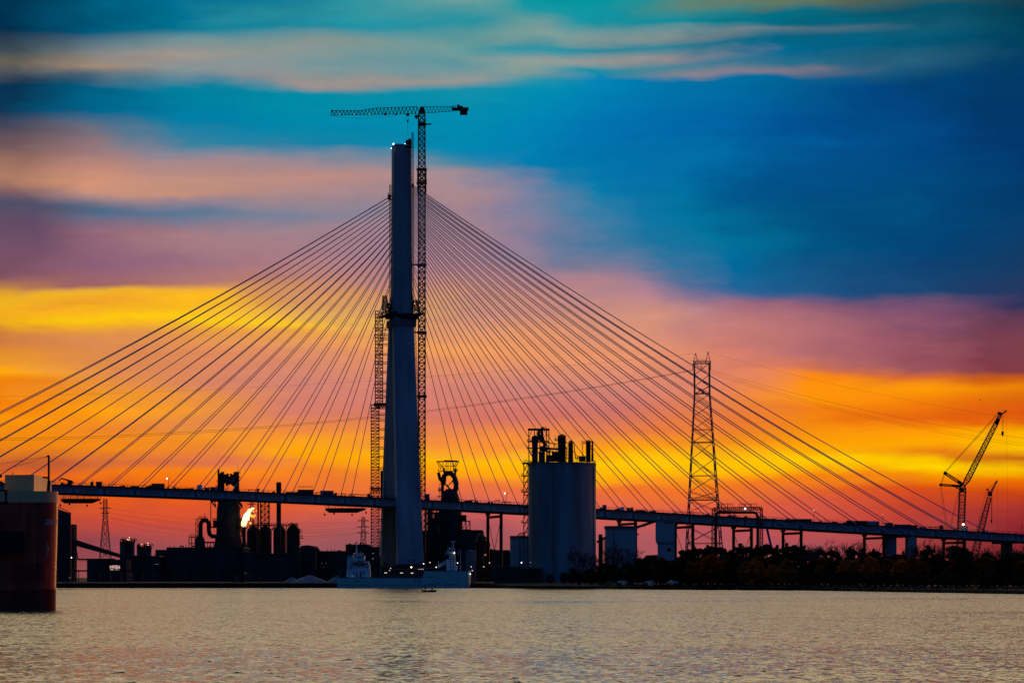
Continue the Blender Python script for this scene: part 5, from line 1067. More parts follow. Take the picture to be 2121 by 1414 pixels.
for i in range(16): x=700+i*11; px_bar(m,(x,1195),(x,1191.6),Y+.2,.09)
px_bar(m,(700,1191.6),(716,1191.6),Y+.2,.09); px_bar(m,(768,1191.6),(876,1191.6),Y+.2,.09); px_bar(m,(704,1195),(704,1180),Y+3,.25); px_bar(m,(704,1181),(714,1180),Y+3,.25); px_bar(m,(714,1180),(714,1190),Y+3,.25); m.build('railing',M['grey'],sh)
m=MB(); m.boxp(770,1186,795,1195.5,Y+4,6); m.boxp(776,1152.5,788,1185.9,Y+9,3); m.boxp(800,1188,874,1195.5,Y+5,5); m.boxp(852,1172,860,1187.9,Y+5,3); m.boxp(863,1184,875,1195.5,Y+2,3); m.build('deck_gear',M['steel'],sh)
m=MB(); m.loft([[P(x,a,Y+6),P(x,b,Y+6),P(x,b,Y+9),P(x,a,Y+9)] for x,a,b in((812,1177.5,1179),(880,1177.5,1179),(927,1168,1170))]); m.build('unloading_boom',M['grey'],sh)
m=MB(); m.lattice(P(907,1173,Y+4),P(929,1159.5,Y+4),1.1,1.1,6,.2,.13,a1=(0,0,1)); px_bar(m,(908,1160),(908,1176),Y+4,.25); px_bar(m,(907,1163),(909,1163),Y+4,.2); m.build('deck_crane',M['white'],sh)
tw=MB(); tw.boxp(930,1147,943,1181.3,Y+3,4); tw.boxp(925,1158,930.1,1181.2,Y+3.2,3.4); tw.boxp(943.05,1171,947,1181.2,Y+3.2,3.4); tw.loft([[P(a,y,Y+2.5),P(b,y,Y+2.5),P(b,y,Y+8),P(a,y,Y+8)] for a,b,y in((926.5,943,1147),(926.5,943,1136.5),(928.5,940.5,1133.3))]); to=tw.build('bow_tower',M['white'],sh)
m=MB()
for y in(1138,): m.boxp(928,y,941.5,y+2.6,Y+2.3,.4)
for i in range(6): m.boxp(932,1151+i*5,935,1153.4+i*5,Y+2.8,.4); m.boxp(938,1151+i*5,941,1153.4+i*5,Y+2.8,.4)
m.build('tower_window',M['glass'],to)
m=MB(); px_bar(m,(938.7,1133.3),(938.7,1120.5),Y+5,.4); px_bar(m,(933.5,1121),(946,1121),Y+5,.3); px_bar(m,(935,1122.5),(941,1122.5),Y+5,.2); px_bar(m,(954,1136),(954,1181),Y+5,.2); px_bar(m,(923.5,1141),(923.5,1150),Y+5,.2); px_bar(m,(949,1138),(949,1150),Y+5,.14); m.build('bow_mast',M['white'],sh)
m=MB()
for x0,x1_,y,hh in((796,801.5,1185,1.6),(829,834.5,1185.3,1.6),(851,856,1185.3,2)): m.boxp(x0,y,x1_,y+hh*.8,Y+1.6,.3)
m.build('floodlight',M['lampd'],sh)
for x,y,rr_,em in((852,1174,.42,'lampw'),(809,1176.2,.3,'lampd'),(807,1181,.25,'lampd'),(877.5,1167,.24,'lampc'),(890.3,1164.2,.34,'lampd'),(867,1178,.18,'lampd'),(870.5,1178,.2,'lampd'),(873.8,1178,.2,'lampd'),(877,1178,.18,'lampd'),(903.6,1174,.24,'lampc'),(941,1144.4,.3,'lampw'),(947.6,1165.3,.24,'lampc'),(974,1188,.26,'lampc'),(772.5,1145,.16,'lampd'),(772.5,1156.5,.16,'lampd'),(733.5,1145.5,.14,'lampd'),(730,1193,.14,'lampd')):
    MB().ball(P(x,y,Y+1.2 if y>1150 else Y+2),rr_*.8,6).build('deck_lamp',M[em],sh)
# ================================================================== small boat with two people
Y=1000; k=Y/F
bp=Vector((X_(889.5,Y),Y,0))
bo=thing('motorboat','small dark open motorboat on the river in front of the pale freighter bow','boat',bp)
m=MB(); Lb=4.9
rings=[]
for q,w_,zt_b,zk in((0,.75,.62,-.15),(.2,.85,.58,-.18),(.5,.88,.60,-.18),(.75,.7,.68,-.12),(.92,.36,.80,.05),(1,.05,.88,.25)):
    x=bp.x-Lb/2+Lb*q; rings.append([Vector((x,Y-w_,zt_b)),Vector((x,Y-w_*.8,.15)),Vector((x,Y,zk)),Vector((x,Y+w_*.8,.15)),Vector((x,Y+w_,zt_b)),Vector((x,Y+w_*.85,zt_b)),Vector((x,Y,.18)),Vector((x,Y-w_*.85,zt_b))])
m.loft(rings); m.build('hull',M['black'],bo,smooth=True)
m=MB(); m.box((bp.x-1.5,Y,.60),(1.5,1.4,.05)); m.build('casting_deck',M['grey'],bo)
m=MB(); m.box((bp.x-.2,Y,.52),(.3,1.5,.06)); m.build('thwart',M['grey'],bo)
m=MB(); m.box((bp.x+.95,Y,.50),(.9,1.2,.06)); m.build('thwart',M['grey'],bo)
m=MB(); m.box((bp.x-Lb/2-.2,Y,.75),(.36,.34,.5)); m.box((bp.x-Lb/2-.22,Y,.2),(.14,.1,.8)); m.bar((bp.x-Lb/2,Y,.9),(bp.x-Lb/2+.5,Y+.1,1.0),.06); m.build('outboard_motor',M['black'],bo)
m=MB(); m.box((bp.x+.35,Y-.1,.72),(.7,.8,.3)); m.build('cool_box',M['white'],bo)
def person(name,label,joints,bones,rad,root,loc,headc):
    r=thing(name,label,'person',loc)
    me=bpy.data.meshes.new('body'); names=list(joints); me.from_pydata([Vector(joints[n])+Vector((0,0,0)) for n in names],[(names.index(a),names.index(b)) for a,b in bones],[])
    o=bpy.data.objects.new('body',me); COL.objects.link(o); o.parent=r; me.materials.append(M['cloth'])
    md=o.modifiers.new('Skin','SKIN'); sv=me.skin_vertices[0].data
    for i,n in enumerate(names): q=rad[n]; sv[i].radius=(q*1.5,q*1.5); sv[i].use_root=(n==root)
    o.modifiers.new('Sub','SUBSURF').levels=1; o.modifiers['Sub'].render_levels=2
    return r
J={'pelvis':(0,0,.88),'waist':(.02,0,1.08),'chest':(.05,0,1.32),'neck':(.07,0,1.5),'head':(.09,0,1.6),'crown':(.09,0,1.74),
 'hl':(0,.1,.86),'kl':(.05,.12,.45),'al':(-.02,.13,.06),'tl':(.14,.14,.02),'hr':(0,-.1,.86),'kr':(.06,-.12,.45),'ar':(-.01,-.14,.06),'tr':(.15,-.15,.02),
 'sl':(.05,.2,1.42),'el':(.06,.27,1.14),'wl':(.24,.24,.98),'fl':(.32,.22,.95),'sr':(.05,-.2,1.42),'er':(.02,-.28,1.14),'wr':(-.14,-.25,.95),'fr':(-.22,-.23,.9)}
Bn=[('pelvis','waist'),('waist','chest'),('chest','neck'),('neck','head'),('head','crown'),('pelvis','hl'),('hl','kl'),('kl','al'),('al','tl'),('pelvis','hr'),('hr','kr'),('kr','ar'),('ar','tr'),('chest','sl'),('sl','el'),('el','wl'),('wl','fl'),('chest','sr'),('sr','er'),('er','wr'),('wr','fr')]
Rd={'pelvis':.16,'waist':.15,'chest':.18,'neck':.065,'head':.11,'crown':.085,'hl':.11,'kl':.075,'al':.05,'tl':.045,'hr':.11,'kr':.075,'ar':.05,'tr':.045,'sl':.09,'el':.06,'wl':.045,'fl':.035,'sr':.09,'er':.06,'wr':.045,'fr':.035}
pp=person('person','person in bulky dark clothing standing at the stern of the small motorboat',J,Bn,Rd,'pelvis',(bp.x-1.55,Y,.62),None); pp.rotation_euler=(0,0,R(58)); pp.scale=(1.03,1.03,1.03)
J2=dict(J); J2.update({'pelvis':(0,0,.30),'waist':(.1,0,.46),'chest':(.24,0,.64),'neck':(.36,0,.76),'head':(.42,0,.84),'crown':(.45,0,.96),'hl':(.02,.1,.3),'kl':(.38,.14,.5),'al':(.42,.14,.12),'tl':(.55,.14,.06),'hr':(.02,-.1,.3),'kr':(.38,-.14,.5),'ar':(.42,-.14,.12),'tr':(.55,-.14,.06),'sl':(.28,.2,.7),'el':(.42,.24,.5),'wl':(.56,.16,.42),'fl':(.63,.1,.4),'sr':(.28,-.2,.7),'er':(.42,-.24,.5),'wr':(.56,-.16,.42),'fr':(.63,-.1,.4)})
person('person','person in dark clothing sitting hunched forward near the bow of the small motorboat',J2,Bn,Rd,'pelvis',(bp.x+.75,Y,.50),None)
# ================================================================== parked cars on the bank
def make_car(loc,label,m_='white'):
    r=thing('parked_car',label,'car',loc,'cars parked along the shore road'); x,y,z=loc
    side=[(-2.15,.35),(-2.2,.75),(-2.05,.95),(-1.45,1.02),(-.85,1.45),(.35,1.48),(1.05,1.05),(1.95,.88),(2.18,.7),(2.18,.35)]
    m=MB(); m.loft([[Vector((x+a,y+d,z+b*(1 if abs(d)<.8 else 1) )) for a,b in side] for d in(-.85,.85)]); m.build('body',M[m_],r)
    for d in(-.862,.842):
        for pts in(((-1.25,1.06),(-.8,1.38),(-.32,1.40),(-.32,1.06)),((-.24,1.06),(-.24,1.40),(.3,1.40),(.85,1.06))):
            m=MB(); m.loft([[Vector((x+a,y+d+e,z+b)) for a,b in pts] for e in(0,.02)]); m.build('window',M['glass'],r)
    for a in(-1.35,1.38):
        for d in(-.9,.7):
            m=MB(); m.loft([[Vector((x+a+.33*math.cos(t*math.pi/8),y+d+e,z+.33+.33*math.sin(t*math.pi/8))) for t in range(16)] for e in(0,.2)]); wv=m.build('wheel',M['rubber'],r)
            m=MB(); m.loft([[Vector((x+a+.2*math.cos(t*math.pi/6),y+d+e,z+.33+.2*math.sin(t*math.pi/6))) for t in range(12)] for e in(-.01,.21)]); m.build('rim',M['galv'],wv)
    for d in(-.6,.6): MB().box((x+2.16,y+d,z+.68),(.08,.3,.16)).build('headlight',M['letter'],r)
    return r
def gz(py,Y): return Z_(py,Y)
Yc=1225
cz=2.5
car=make_car((X_(1264,Yc),Yc,cz),'dark car parked beside the trees just right of the cement silo base','grey')
car2=make_car((X_(1290,Yc),Yc,cz),'white car parked on the bank below the pale hopper building')
dup(car2,(X_(1345,Yc-15),Yc-15,cz),R(176),1,'white car parked on the bank below the transfer conveyor')
dup(car2,(X_(1394,Yc-20),Yc-20,cz),R(4),1,'white car half hidden by shrubs below the corbelled silo')
# ================================================================== things on the bridge deck
def dpos(px,s): t=t_at(px,s); return t,B(t,s,ztop(t)-.54)
def deck_box(name,label,cat,x0,x1,h,s=-14,m_='grey',kind='box',group=None,dep=2.4):
    """site cabins, crates, tanks ... h in photo pixels above the deck edge"""
    t0,p0=dpos(x0,s); t1,p1=dpos(x1,s); c=(p0+p1)/2; c.z=min(p0.z,p1.z); Lx=(p1-p0).length; hh=h*.253+.55+.35
    r=thing(name,label,cat,c,group); bz=c.z+.02
    if kind=='container':
        MB().box((c.x,c.y,bz+hh/2),(Lx,dep,hh),U,V).build('body',M[m_],r)
        m=MB(); n=max(4,int(Lx/.6))
        for i in range(n): m.box(Vector((c.x,c.y,bz+hh/2))+U*(-Lx/2+Lx*(i+.5)/n)-V*(dep/2+.03),(.22,.06,hh-.3),U,V)
        m.build('rib',M[m_],r)
        MB().box((c.x,c.y,bz+hh+.06),(Lx+.1,dep+.1,.1),U,V).build('roof',M['black'],r)
        MB().box(Vector((c.x,c.y,bz+hh*.45))+U*(Lx*.3)-V*(dep/2+.07),(min(.9,Lx*.3),.08,hh*.8),U,V).build('door',M['steel'],r)
    elif kind=='cabin':
        MB().box((c.x,c.y,bz+hh/2),(Lx,dep,hh),U,V).build('body',M[m_],r)
        MB().box((c.x,c.y,bz+hh+.08),(Lx+.4,dep+.4,.14),U,V).build('roof',M['black'],r)
        for q in(-.28,.22): MB().box(Vector((c.x,c.y,bz+hh*.6))+U*(Lx*q)-V*(dep/2+.03),(Lx*.2,.05,hh*.3),U,V).build('window',M['glass'],r)
    elif kind=='stack':
        m=MB(); n=3
        for i in range(n): m.box((c.x+(i%2)*.1,c.y,bz+hh*(i+.42)/n),(Lx*(1-.12*i),dep,hh*.7/n),U,V)
        m.build('crate',M[m_],r)
        m=MB()
        for i in range(n): m.box((c.x,c.y,bz+hh*(i+.9)/n-.02),(Lx*(.9-.12*i),dep*.9,hh*.22/n),U,V)
        m.build('batten',M['black'],r)
    elif kind=='gen':
        MB().box((c.x,c.y,bz+.15),(Lx,dep,.3),U,V).build('skid',M['black'],r)
        MB().box((c.x,c.y,bz+.32+(hh-.32)*.45),(Lx*.94,dep*.9,(hh-.32)*.9),U,V).build('body',M[m_],r)
        MB().tube([Vector((c.x,c.y,bz+hh*.9))+U*Lx*.25,Vector((c.x,c.y,bz+hh*1.25))+U*Lx*.25],.12,8).build('exhaust',M['black'],r)
    elif kind=='tank':
        z=bz+hh*.58; m=MB(); q=hh*.42; m.tube([Vector((c.x,c.y,z))+U*a for a in(-Lx*.5,-Lx*.42,Lx*.42,Lx*.5)],[q*.5,q,q,q*.5],12); m.build('shell',M[m_],r,smooth=True)
        m=MB()
        for a in(-.3,.3): m.box(Vector((c.x,c.y,bz+hh*.12))+U*Lx*a,(.3,dep*.7,hh*.24),U,V)
        m.build('cradle',M['black'],r)
    elif kind=='frame':
        m=MB(); 
        for a in(-1,1):
            for b in(-1,1): m.bar(Vector((c.x,c.y,bz))+U*(a*Lx/2)+V*(b*dep/2),Vector((c.x,c.y,bz+hh))+U*(a*Lx/2)+V*(b*dep/2),.2)
        m.build('post',M[m_],r); m=MB()
        for b in(-1,1): m.bar(Vector((c.x,c.y,bz+hh))-U*Lx/2+V*(b*dep/2),Vector((c.x,c.y,bz+hh))+U*Lx/2+V*(b*dep/2),.2)
        for a in(-1,1): m.bar(Vector((c.x,c.y,bz+hh))+U*(a*Lx/2)-V*dep/2,Vector((c.x,c.y,bz+hh))+U*(a*Lx/2)+V*dep/2,.2)
        m.build('top_rail',M[m_],r)
    elif kind=='pile':
        m=MB(); rnd=random.Random(int(x0)); n=max(3,int(Lx/1.4))
        for i in range(n):
            w_=Lx/n*rnd.uniform(.7,1.1); q=hh*rnd.uniform(.45,1); m.box(Vector((c.x,c.y+0,bz+q/2))+U*(-Lx/2+Lx*(i+.5)/n)+V*rnd.uniform(-.4,.4),(w_,dep*rnd.uniform(.6,1),q),U,V)
        m.build('material',M[m_],r)
        m=MB(); m.bar(Vector((c.x,c.y,bz+.1))-U*Lx/2-V*dep*.55,Vector((c.x,c.y,bz+.1))+U*Lx/2-V*dep*.55,.2); m.build('sleeper',M['black'],r)
    return r
D=deck_box
D('site_container','orange steel container on the deck above the far refinery','container',314,340.5,9,-14,'orange','container')
D('crate_stack','low orange crate stack against the left end of the orange container','crate',308,313.6,5.5,-14,'orange','stack')
D('water_tank','white plastic water tank standing upright on the deck left of the first blast furnace','tank',408,418.5,11,-14,'white','gen')
D('generator','squat dark generator on the deck right of the white water tank','generator',424,434,5.5,-14,'steel','gen')
D('site_cabin','small dark blue site cabin on the deck touching the first blast furnace top','cabin',436,446.5,6,-14,'blue','cabin')
D('site_cabin','low dark grey cabin on the deck between blue cabin and furnace uptakes','cabin',448.5,458,7,-14,'grey','cabin')
r=D('equipment_trailer','dark trailer with a railed flat roof on the deck right of the tall round chimney','trailer',617,649,9.5,-13,'shed','container')
m=railing(MB(),617,648,1011.5,B(t_at(630,-14),-14.2,0).y,5.5,8,.13); m.build('roof_railing',M['rust'],r)
D('office_unit','long dark site office unit on the deck above the left traveller','cabin',664,690,9,-13,'blue','cabin')
D('generator','dark generator beside the right end of the long site office unit','generator',691.5,697.5,6,-13,'steel','gen')
D('scaffold_frame','small open scaffold frame on the deck right of the long site office unit','scaffold',707,715,4.5,-14,'rust','frame')
D('scaffold_frame','long open railing frame on the deck left of the stair tower','scaffold',724,761,5,-14,'rust','frame')
D('crate_stack','dark crate stack on the deck right against the stair tower','crate',761,767.5,7,-14,'black','stack')
D('site_cabin','dark blue site cabin on the deck right behind the tower crane mast','cabin',880,889,12,-12,'blue','cabin')
D('material_pile','reddish pile of timber on the deck in front of the second blast furnace','pile',899,950,3.2,-15,'rust','pile')
D('concrete_skip','small dark skip on the deck right of the second blast furnace','skip',984,990,3.5,-15,'black','gen')
D('barrier_frame','low rectangular frame on the deck between blast furnace and light mast','frame',974,984,4,-15,'rust','frame')
D('barrier_frame','taller open frame on the deck just left of the light mast by the silo','frame',1026,1034,7,-15,'rust','frame')
D('material_pile','low dark pile on the deck between the light mast and the cement silo','pile',1054,1082,2.2,-15,'shed','pile')
D('site_cabin','little dark blue cabin on the deck just right of the cement silo','cabin',1249,1255,8.5,-15,'blue','cabin')
D('material_pile','long low pile of formwork on the deck beside the little blue cabin','pile',1240,1248.5,4,-15,'black','pile')
D('water_tank','pale upright tank on the deck above the pale hopper building','tank',1284,1292,8,-14,'white','gen')
D('crate_stack','dark crate pair on the deck right of the pale upright tank','crate',1298,1304,6.5,-14,'black','stack')
D('crate_stack','second dark crate stack with stepped top above the hopper building right edge','crate',1305.5,1311,7.5,-14,'steel','stack')
D('material_pile','low pile of boards on the deck above the transfer conveyor','pile',1324,1344,3.5,-14,'black','pile')
D('generator','small grey generator on the deck above the corbelled silo','generator',1346,1357,4,-14,'grey','gen')
D('material_pile','flat pile of steel on the deck above the corbelled silo roof','pile',1378,1398,3.5,-14,'steel','pile')
D('barrier_frame','long low guard frame on the deck left of the power pylon','frame',1401,1420,3,-15,'rust','frame')
D('material_pile','long low pile of beams on the deck right of the pipe gantry','pile',1585,1632,3.5,-14,'steel','pile')
D('site_container','long low dark container on the deck left of the first slim light pole','container',1634,1680,4.5,-14,'steel','container')
D('material_pile','dark pile of sheet steel on the deck right of the first slim light pole','pile',1691,1735,4,-14,'shed','pile')
r=D('compressor','rounded dark machine on the deck where the stay cables crowd together','machine',1753,1768,8,-14,'steel','tank')
D('site_container','pale green container on the deck left of the second slim light pole','container',1796,1820,9,-14,'girder','container')
D('site_container','dark container with pale end on the deck left of the pale green container','container',1770,1794,8,-14,'steel','container')
D('site_cabin','grey cabin on the deck right of the second slim light pole','cabin',1834,1848,7,-14,'grey','cabin')
D('equipment_trailer','long blue-grey trailer on the deck above the pair of concrete piers','trailer',1853,1886,6,-14,'blue','container')
D('generator','dark boxy generator on the deck right of the blue-grey trailer','generator',1888,1899,6.5,-14,'black','gen')
D('scaffold_frame','dark boxed frame on the deck left of the big crawler crane','scaffold',1946,1953,9,-14,'black','stack')
D('site_cabin','small white-roofed cabin on the deck at the foot of the big crane boom','cabin',1990,2003,9,-14,'white','cabin')
D('material_pile','low pile of rails on the deck between the two crawler cranes','pile',2015,2060,3.5,-14,'black','pile')
D('material_pile','flat stack of panels on the deck at the far right edge','pile',2066,2106,3,-14,'shed','pile')
D('crate_stack','low crates on the deck left of the orange container above the conveyor','crate',268,290,3,-14,'black','stack')
D('material_pile','long dark pile of girders on the deck beside the knuckle-boom loader','pile',164,186,4.5,-14,'shed','pile')
D('generator','black upright generator on the deck right of the knuckle-boom loader','generator',187,193.5,9,-14,'black','gen')
D('tool_shed','dark double tool shed on the deck right of the black upright generator','shed',199,211,8,-14,'steel','cabin')
D('material_pile','low pile of planks on the deck right of the orange container','pile',352,372,2.5,-14,'shed','pile')
D('material_pile','long low pile of mats on the deck between light mast and water tank','pile',374,399,2.8,-14,'steel','pile')
D('material_pile','low dark pile on the deck between blast furnace and thin chimney','pile',530,548,2.5,-14,'shed','pile')
LD=[(245,'far refinery'),(300,'gap left of the orange container'),(390,'gas washer loop pipe'),(515,'gas flare'),(560,'stoves'),(590,'last stove'),(608,'gap left of the railed trailer'),(655,'left traveller'),(720,'left traveller right end'),(960,'second furnace casthouse'),(1010,'first falsework bent'),(1040,'first bent right post'),(1270,'hopper building left edge'),(1315,'hopper building right edge'),(1365,'corbelled silo'),(1430,'power pylon left leg'),(1455,'power pylon middle'),(1505,'gantry pipe'),(1540,'gantry lamp'),(1566,'gantry right riser'),(1690,'first slim pole'),(1745,'gap before rounded machine'),(1905,'gap beyond concrete piers'),(1925,'gap left of big crane'),(1970,'foot of the big crane')]
for i,(px,l) in enumerate(LD):
    w_=[14,20,11,17][i%4]; D(['material_pile','crate_stack','material_pile','barrier_frame'][i%4],['low dark heap of building material on the deck above the ','dark crates stacked on the deck above the ','ragged dark pile of timber on the deck above the ','low open barrier frame on the deck above the '][i%4]+l,['pile','crate','pile','frame'][i%4],px,px+w_,[3.2,4.5,4,3.8][(i*3)%4],-14.5+(i%3),['black','shed','rust','rust'][i%4],['pile','stack','pile','frame'][i%4])
# knuckle boom loader at the left
t,p=dpos(137,-13)
ld=thing('loader_truck','dark loader truck with folded knuckle boom on the deck at the left','truck',p,None); yy=p.y
m=MB(); m.boxp(125,1001.5,148,1006,yy-1.2,2.4); m.boxp(140,996,150.5,1001.4,yy-1.2,2.4); m.boxp(126,999,131,1001.4,yy-1,2); m.build('chassis',M['black'],ld)
m=MB(); m.bar(P(148,1000,yy),P(149.5,995.5,yy),.9); m.bar(P(150,996.5,yy),P(126,990,yy),.75); m.bar(P(127,990.5,yy),P(121.5,995.5,yy),.4); m.bar(P(124,993,yy),P(121.8,992.5,yy),.4); m.bar(P(145,998,yy),P(136,993.5,yy),.4); m.build('boom',M['rust'],ld)
for x in(127.5,131.5,146):
    for d in(-1.25,1.0):
        c=P(x,1005.6,yy+d); m=MB(); m.loft([[Vector((c.x+.5*math.cos(a*math.pi/7),c.y+e,c.z+.5*math.sin(a*math.pi/7))) for a in range(14)] for e in(0,.3)]); m.build('wheel',M['rubber'],ld)
# light masts on the deck
def light_mast(px,ytop,s,label,em='lampc',r_=.36,two=True):
    t,p=dpos(px,s); r=thing('light_mast',label,'lamp post',p); zt_=Z_(ytop,p.y)
    m=MB(); m.tube([p,(p.x,p.y,zt_-.1)],.11,6); m.box((p.x,p.y,p.z+.25),(1.2,.9,.5)); m.build('post',M['steel'],r)
    m=MB(); m.box((p.x,p.y,zt_),(1.6 if two else .6,.3,.22)); m.build('lamp_head',M['black'],r)
    MB().ball((p.x-.7 if two else p.x,p.y-.25,zt_+.1),r_,8).build('bulb',M[em],r)
    if two: MB().box((p.x+.7,p.y-.1,zt_+.1),(.5,.3,.45)).build('floodlight',M['black'],r)
light_mast(349,991,-13,'light mast with one lit floodlight on the deck right of the orange container')
light_mast(1048.5,1021.5,-14,'light mast with one lit floodlight on the deck left of the cement silo')
light_mast(1685.5,1057,-14,'first slim light pole on the deck right of the pipe gantry','lampd',.28,False)
light_mast(1829,1066,-14,'second slim light pole on the deck beside the pale green container','lampd',.16,False)
light_mast(2116.5,1086,-12,'dark unlit light mast on the deck at the right edge','dletter',.3,False)
light_mast(1995,1086,-16,'bright lamp on a short post at the foot of the big crane boom','lampw',.62,False)
lamp_at('barge_lamp','small cool lamp on a post at the bow end of the moored freighter quay',P(978.5,1181,1400),.26,'lampd',post=4)
for x,y,l in((1014,1165,'small quay lamp left of the dark warehouse, by the dust catcher'),(1080,1164.6,'cool lamp on the annex building wall beside the cement silo'),(1099,1164,'tiny dim lamp on the annex building beside the cement silo seam'),(976,1173,'tiny lamp beside the small rusty storage tank'),(1002,1173,'tiny warm lamp among the rusty crusher pipes'),(148,1154,'pale lamp on the trestle foot of the sloping conveyor gallery')):
    lamp_at('quay_lamp',l,P(x,y,1371 if x>900 else 1590),.26 if x!=1099 else .14,'lampc' if x in(1080,148) else 'lampd',post=(1195-y)*.23+2 if x not in(1080,1099) else .5)
# ================================================================== vegetation
def leafcloud(m,c,rx,rz,n,size,rnd):
    for _ in range(n):
        while True:
            a,b,d=rnd.uniform(-1,1),rnd.uniform(-1,1),rnd.uniform(-1,1)
            if a*a+b*b+d*d<=1: break
        p=Vector((c[0]+a*rx,c[1]+b*rx,c[2]+d*rz)); u=Vector((rnd.gauss(0,1),rnd.gauss(0,1),rnd.gauss(0,.6))).normalized(); v=u.orthogonal().normalized(); v=(v+u.cross(v)*rnd.uniform(-1,1)).normalized(); s=size*rnd.uniform(.6,1.3)
        m.add([p-u*s,p+v*s*.55,p+u*s,p-v*s*.55],[(0,1,2,3)])
def limbs(m,rnd,h,r0,n,spread,z0=.3,tips=None):
    pts=[Vector((0,0,-.5))]; x=y=0
    for i in range(1,7): x+=rnd.uniform(-.12,.12)*h/10; y+=rnd.uniform(-.12,.12)*h/10; pts.append(Vector((x,y,h*.85*i/6)))
    m.tube(pts,[r0*(1-.13*i) for i in range(7)],7)
    for i in range(n):
        q=z0+(.85-z0)*i/max(1,n-1); a=i*2.4+rnd.uniform(-.4,.4); p=pts[0].lerp(pts[-1],q); e=p+Vector((math.cos(a)*spread*(1.05-q*.6),math.sin(a)*spread*(1.05-q*.6),h*rnd.uniform(.1,.22)))
        mid=p.lerp(e,.5)+Vector((0,0,-h*.02)); m.tube([p,mid,e],[r0*.42*(1-q*.5),r0*.28*(1-q*.5),.03],5)
        if tips is not None: tips.append(e)
def make_tree(name,kind,seed,hide):
    """unit: a tree about 12 m tall with its base at the origin"""
    rnd=random.Random(seed); r=thing(name,None,'tree',hide); off=Vector(hide); h=12.0
    t=MB(); c=MB(); tips=[]
    if kind=='bare':
        def br(p,d,l,rad,dep):
            e=p+d*l; t.tube([p,p.lerp(e,.5)+Vector((rnd.uniform(-1,1),rnd.uniform(-1,1),0))*l*.05,e],[rad,rad*.8,rad*.62],4 if dep<4 else 3)
            if dep==0: return
            for i in range(3 if dep>1 else 3):
                a=rnd.uniform(0,6.28); tilt=rnd.uniform(.22,.62); o=d.orthogonal().normalized(); o=(o*math.cos(a)+d.cross(o)*math.sin(a)); nd=(d*math.cos(tilt)+o*math.sin(tilt)+Vector((0,0,.12))).normalized()
                br(p.lerp(e,rnd.uniform(.55,1)),nd,l*rnd.uniform(.62,.86),max(.028,rad*.6),dep-1)
        br(Vector((0,0,-.5)),Vector((rnd.uniform(-.05,.05),0,1)).normalized(),3.6,.24,1); 
        for i in range(5):
            a=i*1.26; br(Vector((0,0,2.2+.3*i)),Vector((math.cos(a)*.45,math.sin(a)*.45,1)).normalized(),2.9,.12,4)
        t.v=[p+off for p in t.v]; t.build('branches',M['twig'],r)
        k_=MB(); k_.tube([(0,0,-.5),(0,0,2.8)],[.32,.24],7); k_.v=[p+off for p in k_.v]; k_.build('trunk',M['bark'],r); return r
    if kind=='pine':
        limbs(t,rnd,h,.28,12,2.6,.2,tips)
        for e in tips:
            leafcloud(c,e,1.2,.55,95,.38,rnd); leafcloud(c,(e.x*.55,e.y*.55,e.z-.5),1.1,.55,60,.34,rnd)
        for i in range(5): leafcloud(c,(rnd.uniform(-.5,.5),rnd.uniform(-.5,.5),h*(.72+.06*i)),1.2-.17*i,.6,70,.32,rnd)
        mt=M['leafp']
    else:
        limbs(t,rnd,h,.26,10,2.9,.25,tips)
        w_=3.4 if kind!='tall' else 2.7
        for i in range(46):
            a=rnd.uniform(0,6.28); q=rnd.uniform(-1,1); ra=w_*math.sqrt(max(.03,1-q*q))*rnd.uniform(.55,1.0)
            leafcloud(c,(ra*math.cos(a),ra*math.sin(a),h*.52+q*h*.42+rnd.uniform(-.4,.4)),rnd.uniform(.75,1.3),rnd.uniform(.6,1.0),85,.42,rnd)
        for e in tips: leafcloud(c,e,.9,.7,40,.33,rnd)
        mt=M[{'round':'leafd','tall':'leafd','orange':'leafo','brown':'leafb'}[kind]]
    t.v=[p+off for p in t.v]; c.v=[p+off for p in c.v]
    t.build('trunk',M['bark'],r); c.build('crown',mt,r); return r
PROTO={}
NAMES={'bare':'bare_tree','pine':'pine_tree','round':'broadleaf_tree','tall':'broadleaf_tree','orange':'autumn_tree','brown':'autumn_tree'}
used=set()
def plant(kind,px,ytop,Y,label,wide=1.0,sd=0,zg=None):
    zg=2.3 if zg is None else zg
    hgt=Z_(ytop,Y)-zg; s=hgt/12.0*1.03; key=(kind,sd); rot=(px*.37)%6.28
    g={'bare':'bare trees on the bank','pine':'dark pines on the bank','round':'dark broadleaf trees on the bank','tall':'dark broadleaf trees on the bank','orange':'orange autumn trees on the bank','brown':'brown autumn trees on the bank'}[kind]
    if label in used or not 4<=len(label.split())<=16: print('BADLABEL',label)
    used.add(label)
    loc=Vector((X_(px,Y),Y,zg))
    if key not in PROTO:
        o=make_tree(NAMES[kind],kind,sd*31+len(kind)*7,(0,0,0)); PROTO[key]=o; o.location=loc; o.rotation_euler=(0,0,rot); o.scale=(s*wide,s*wide,s); o['label']=label; o['group']=g; return o
    return dup(PROTO[key],loc,rot,(s*wide,s*wide,s),label,g)
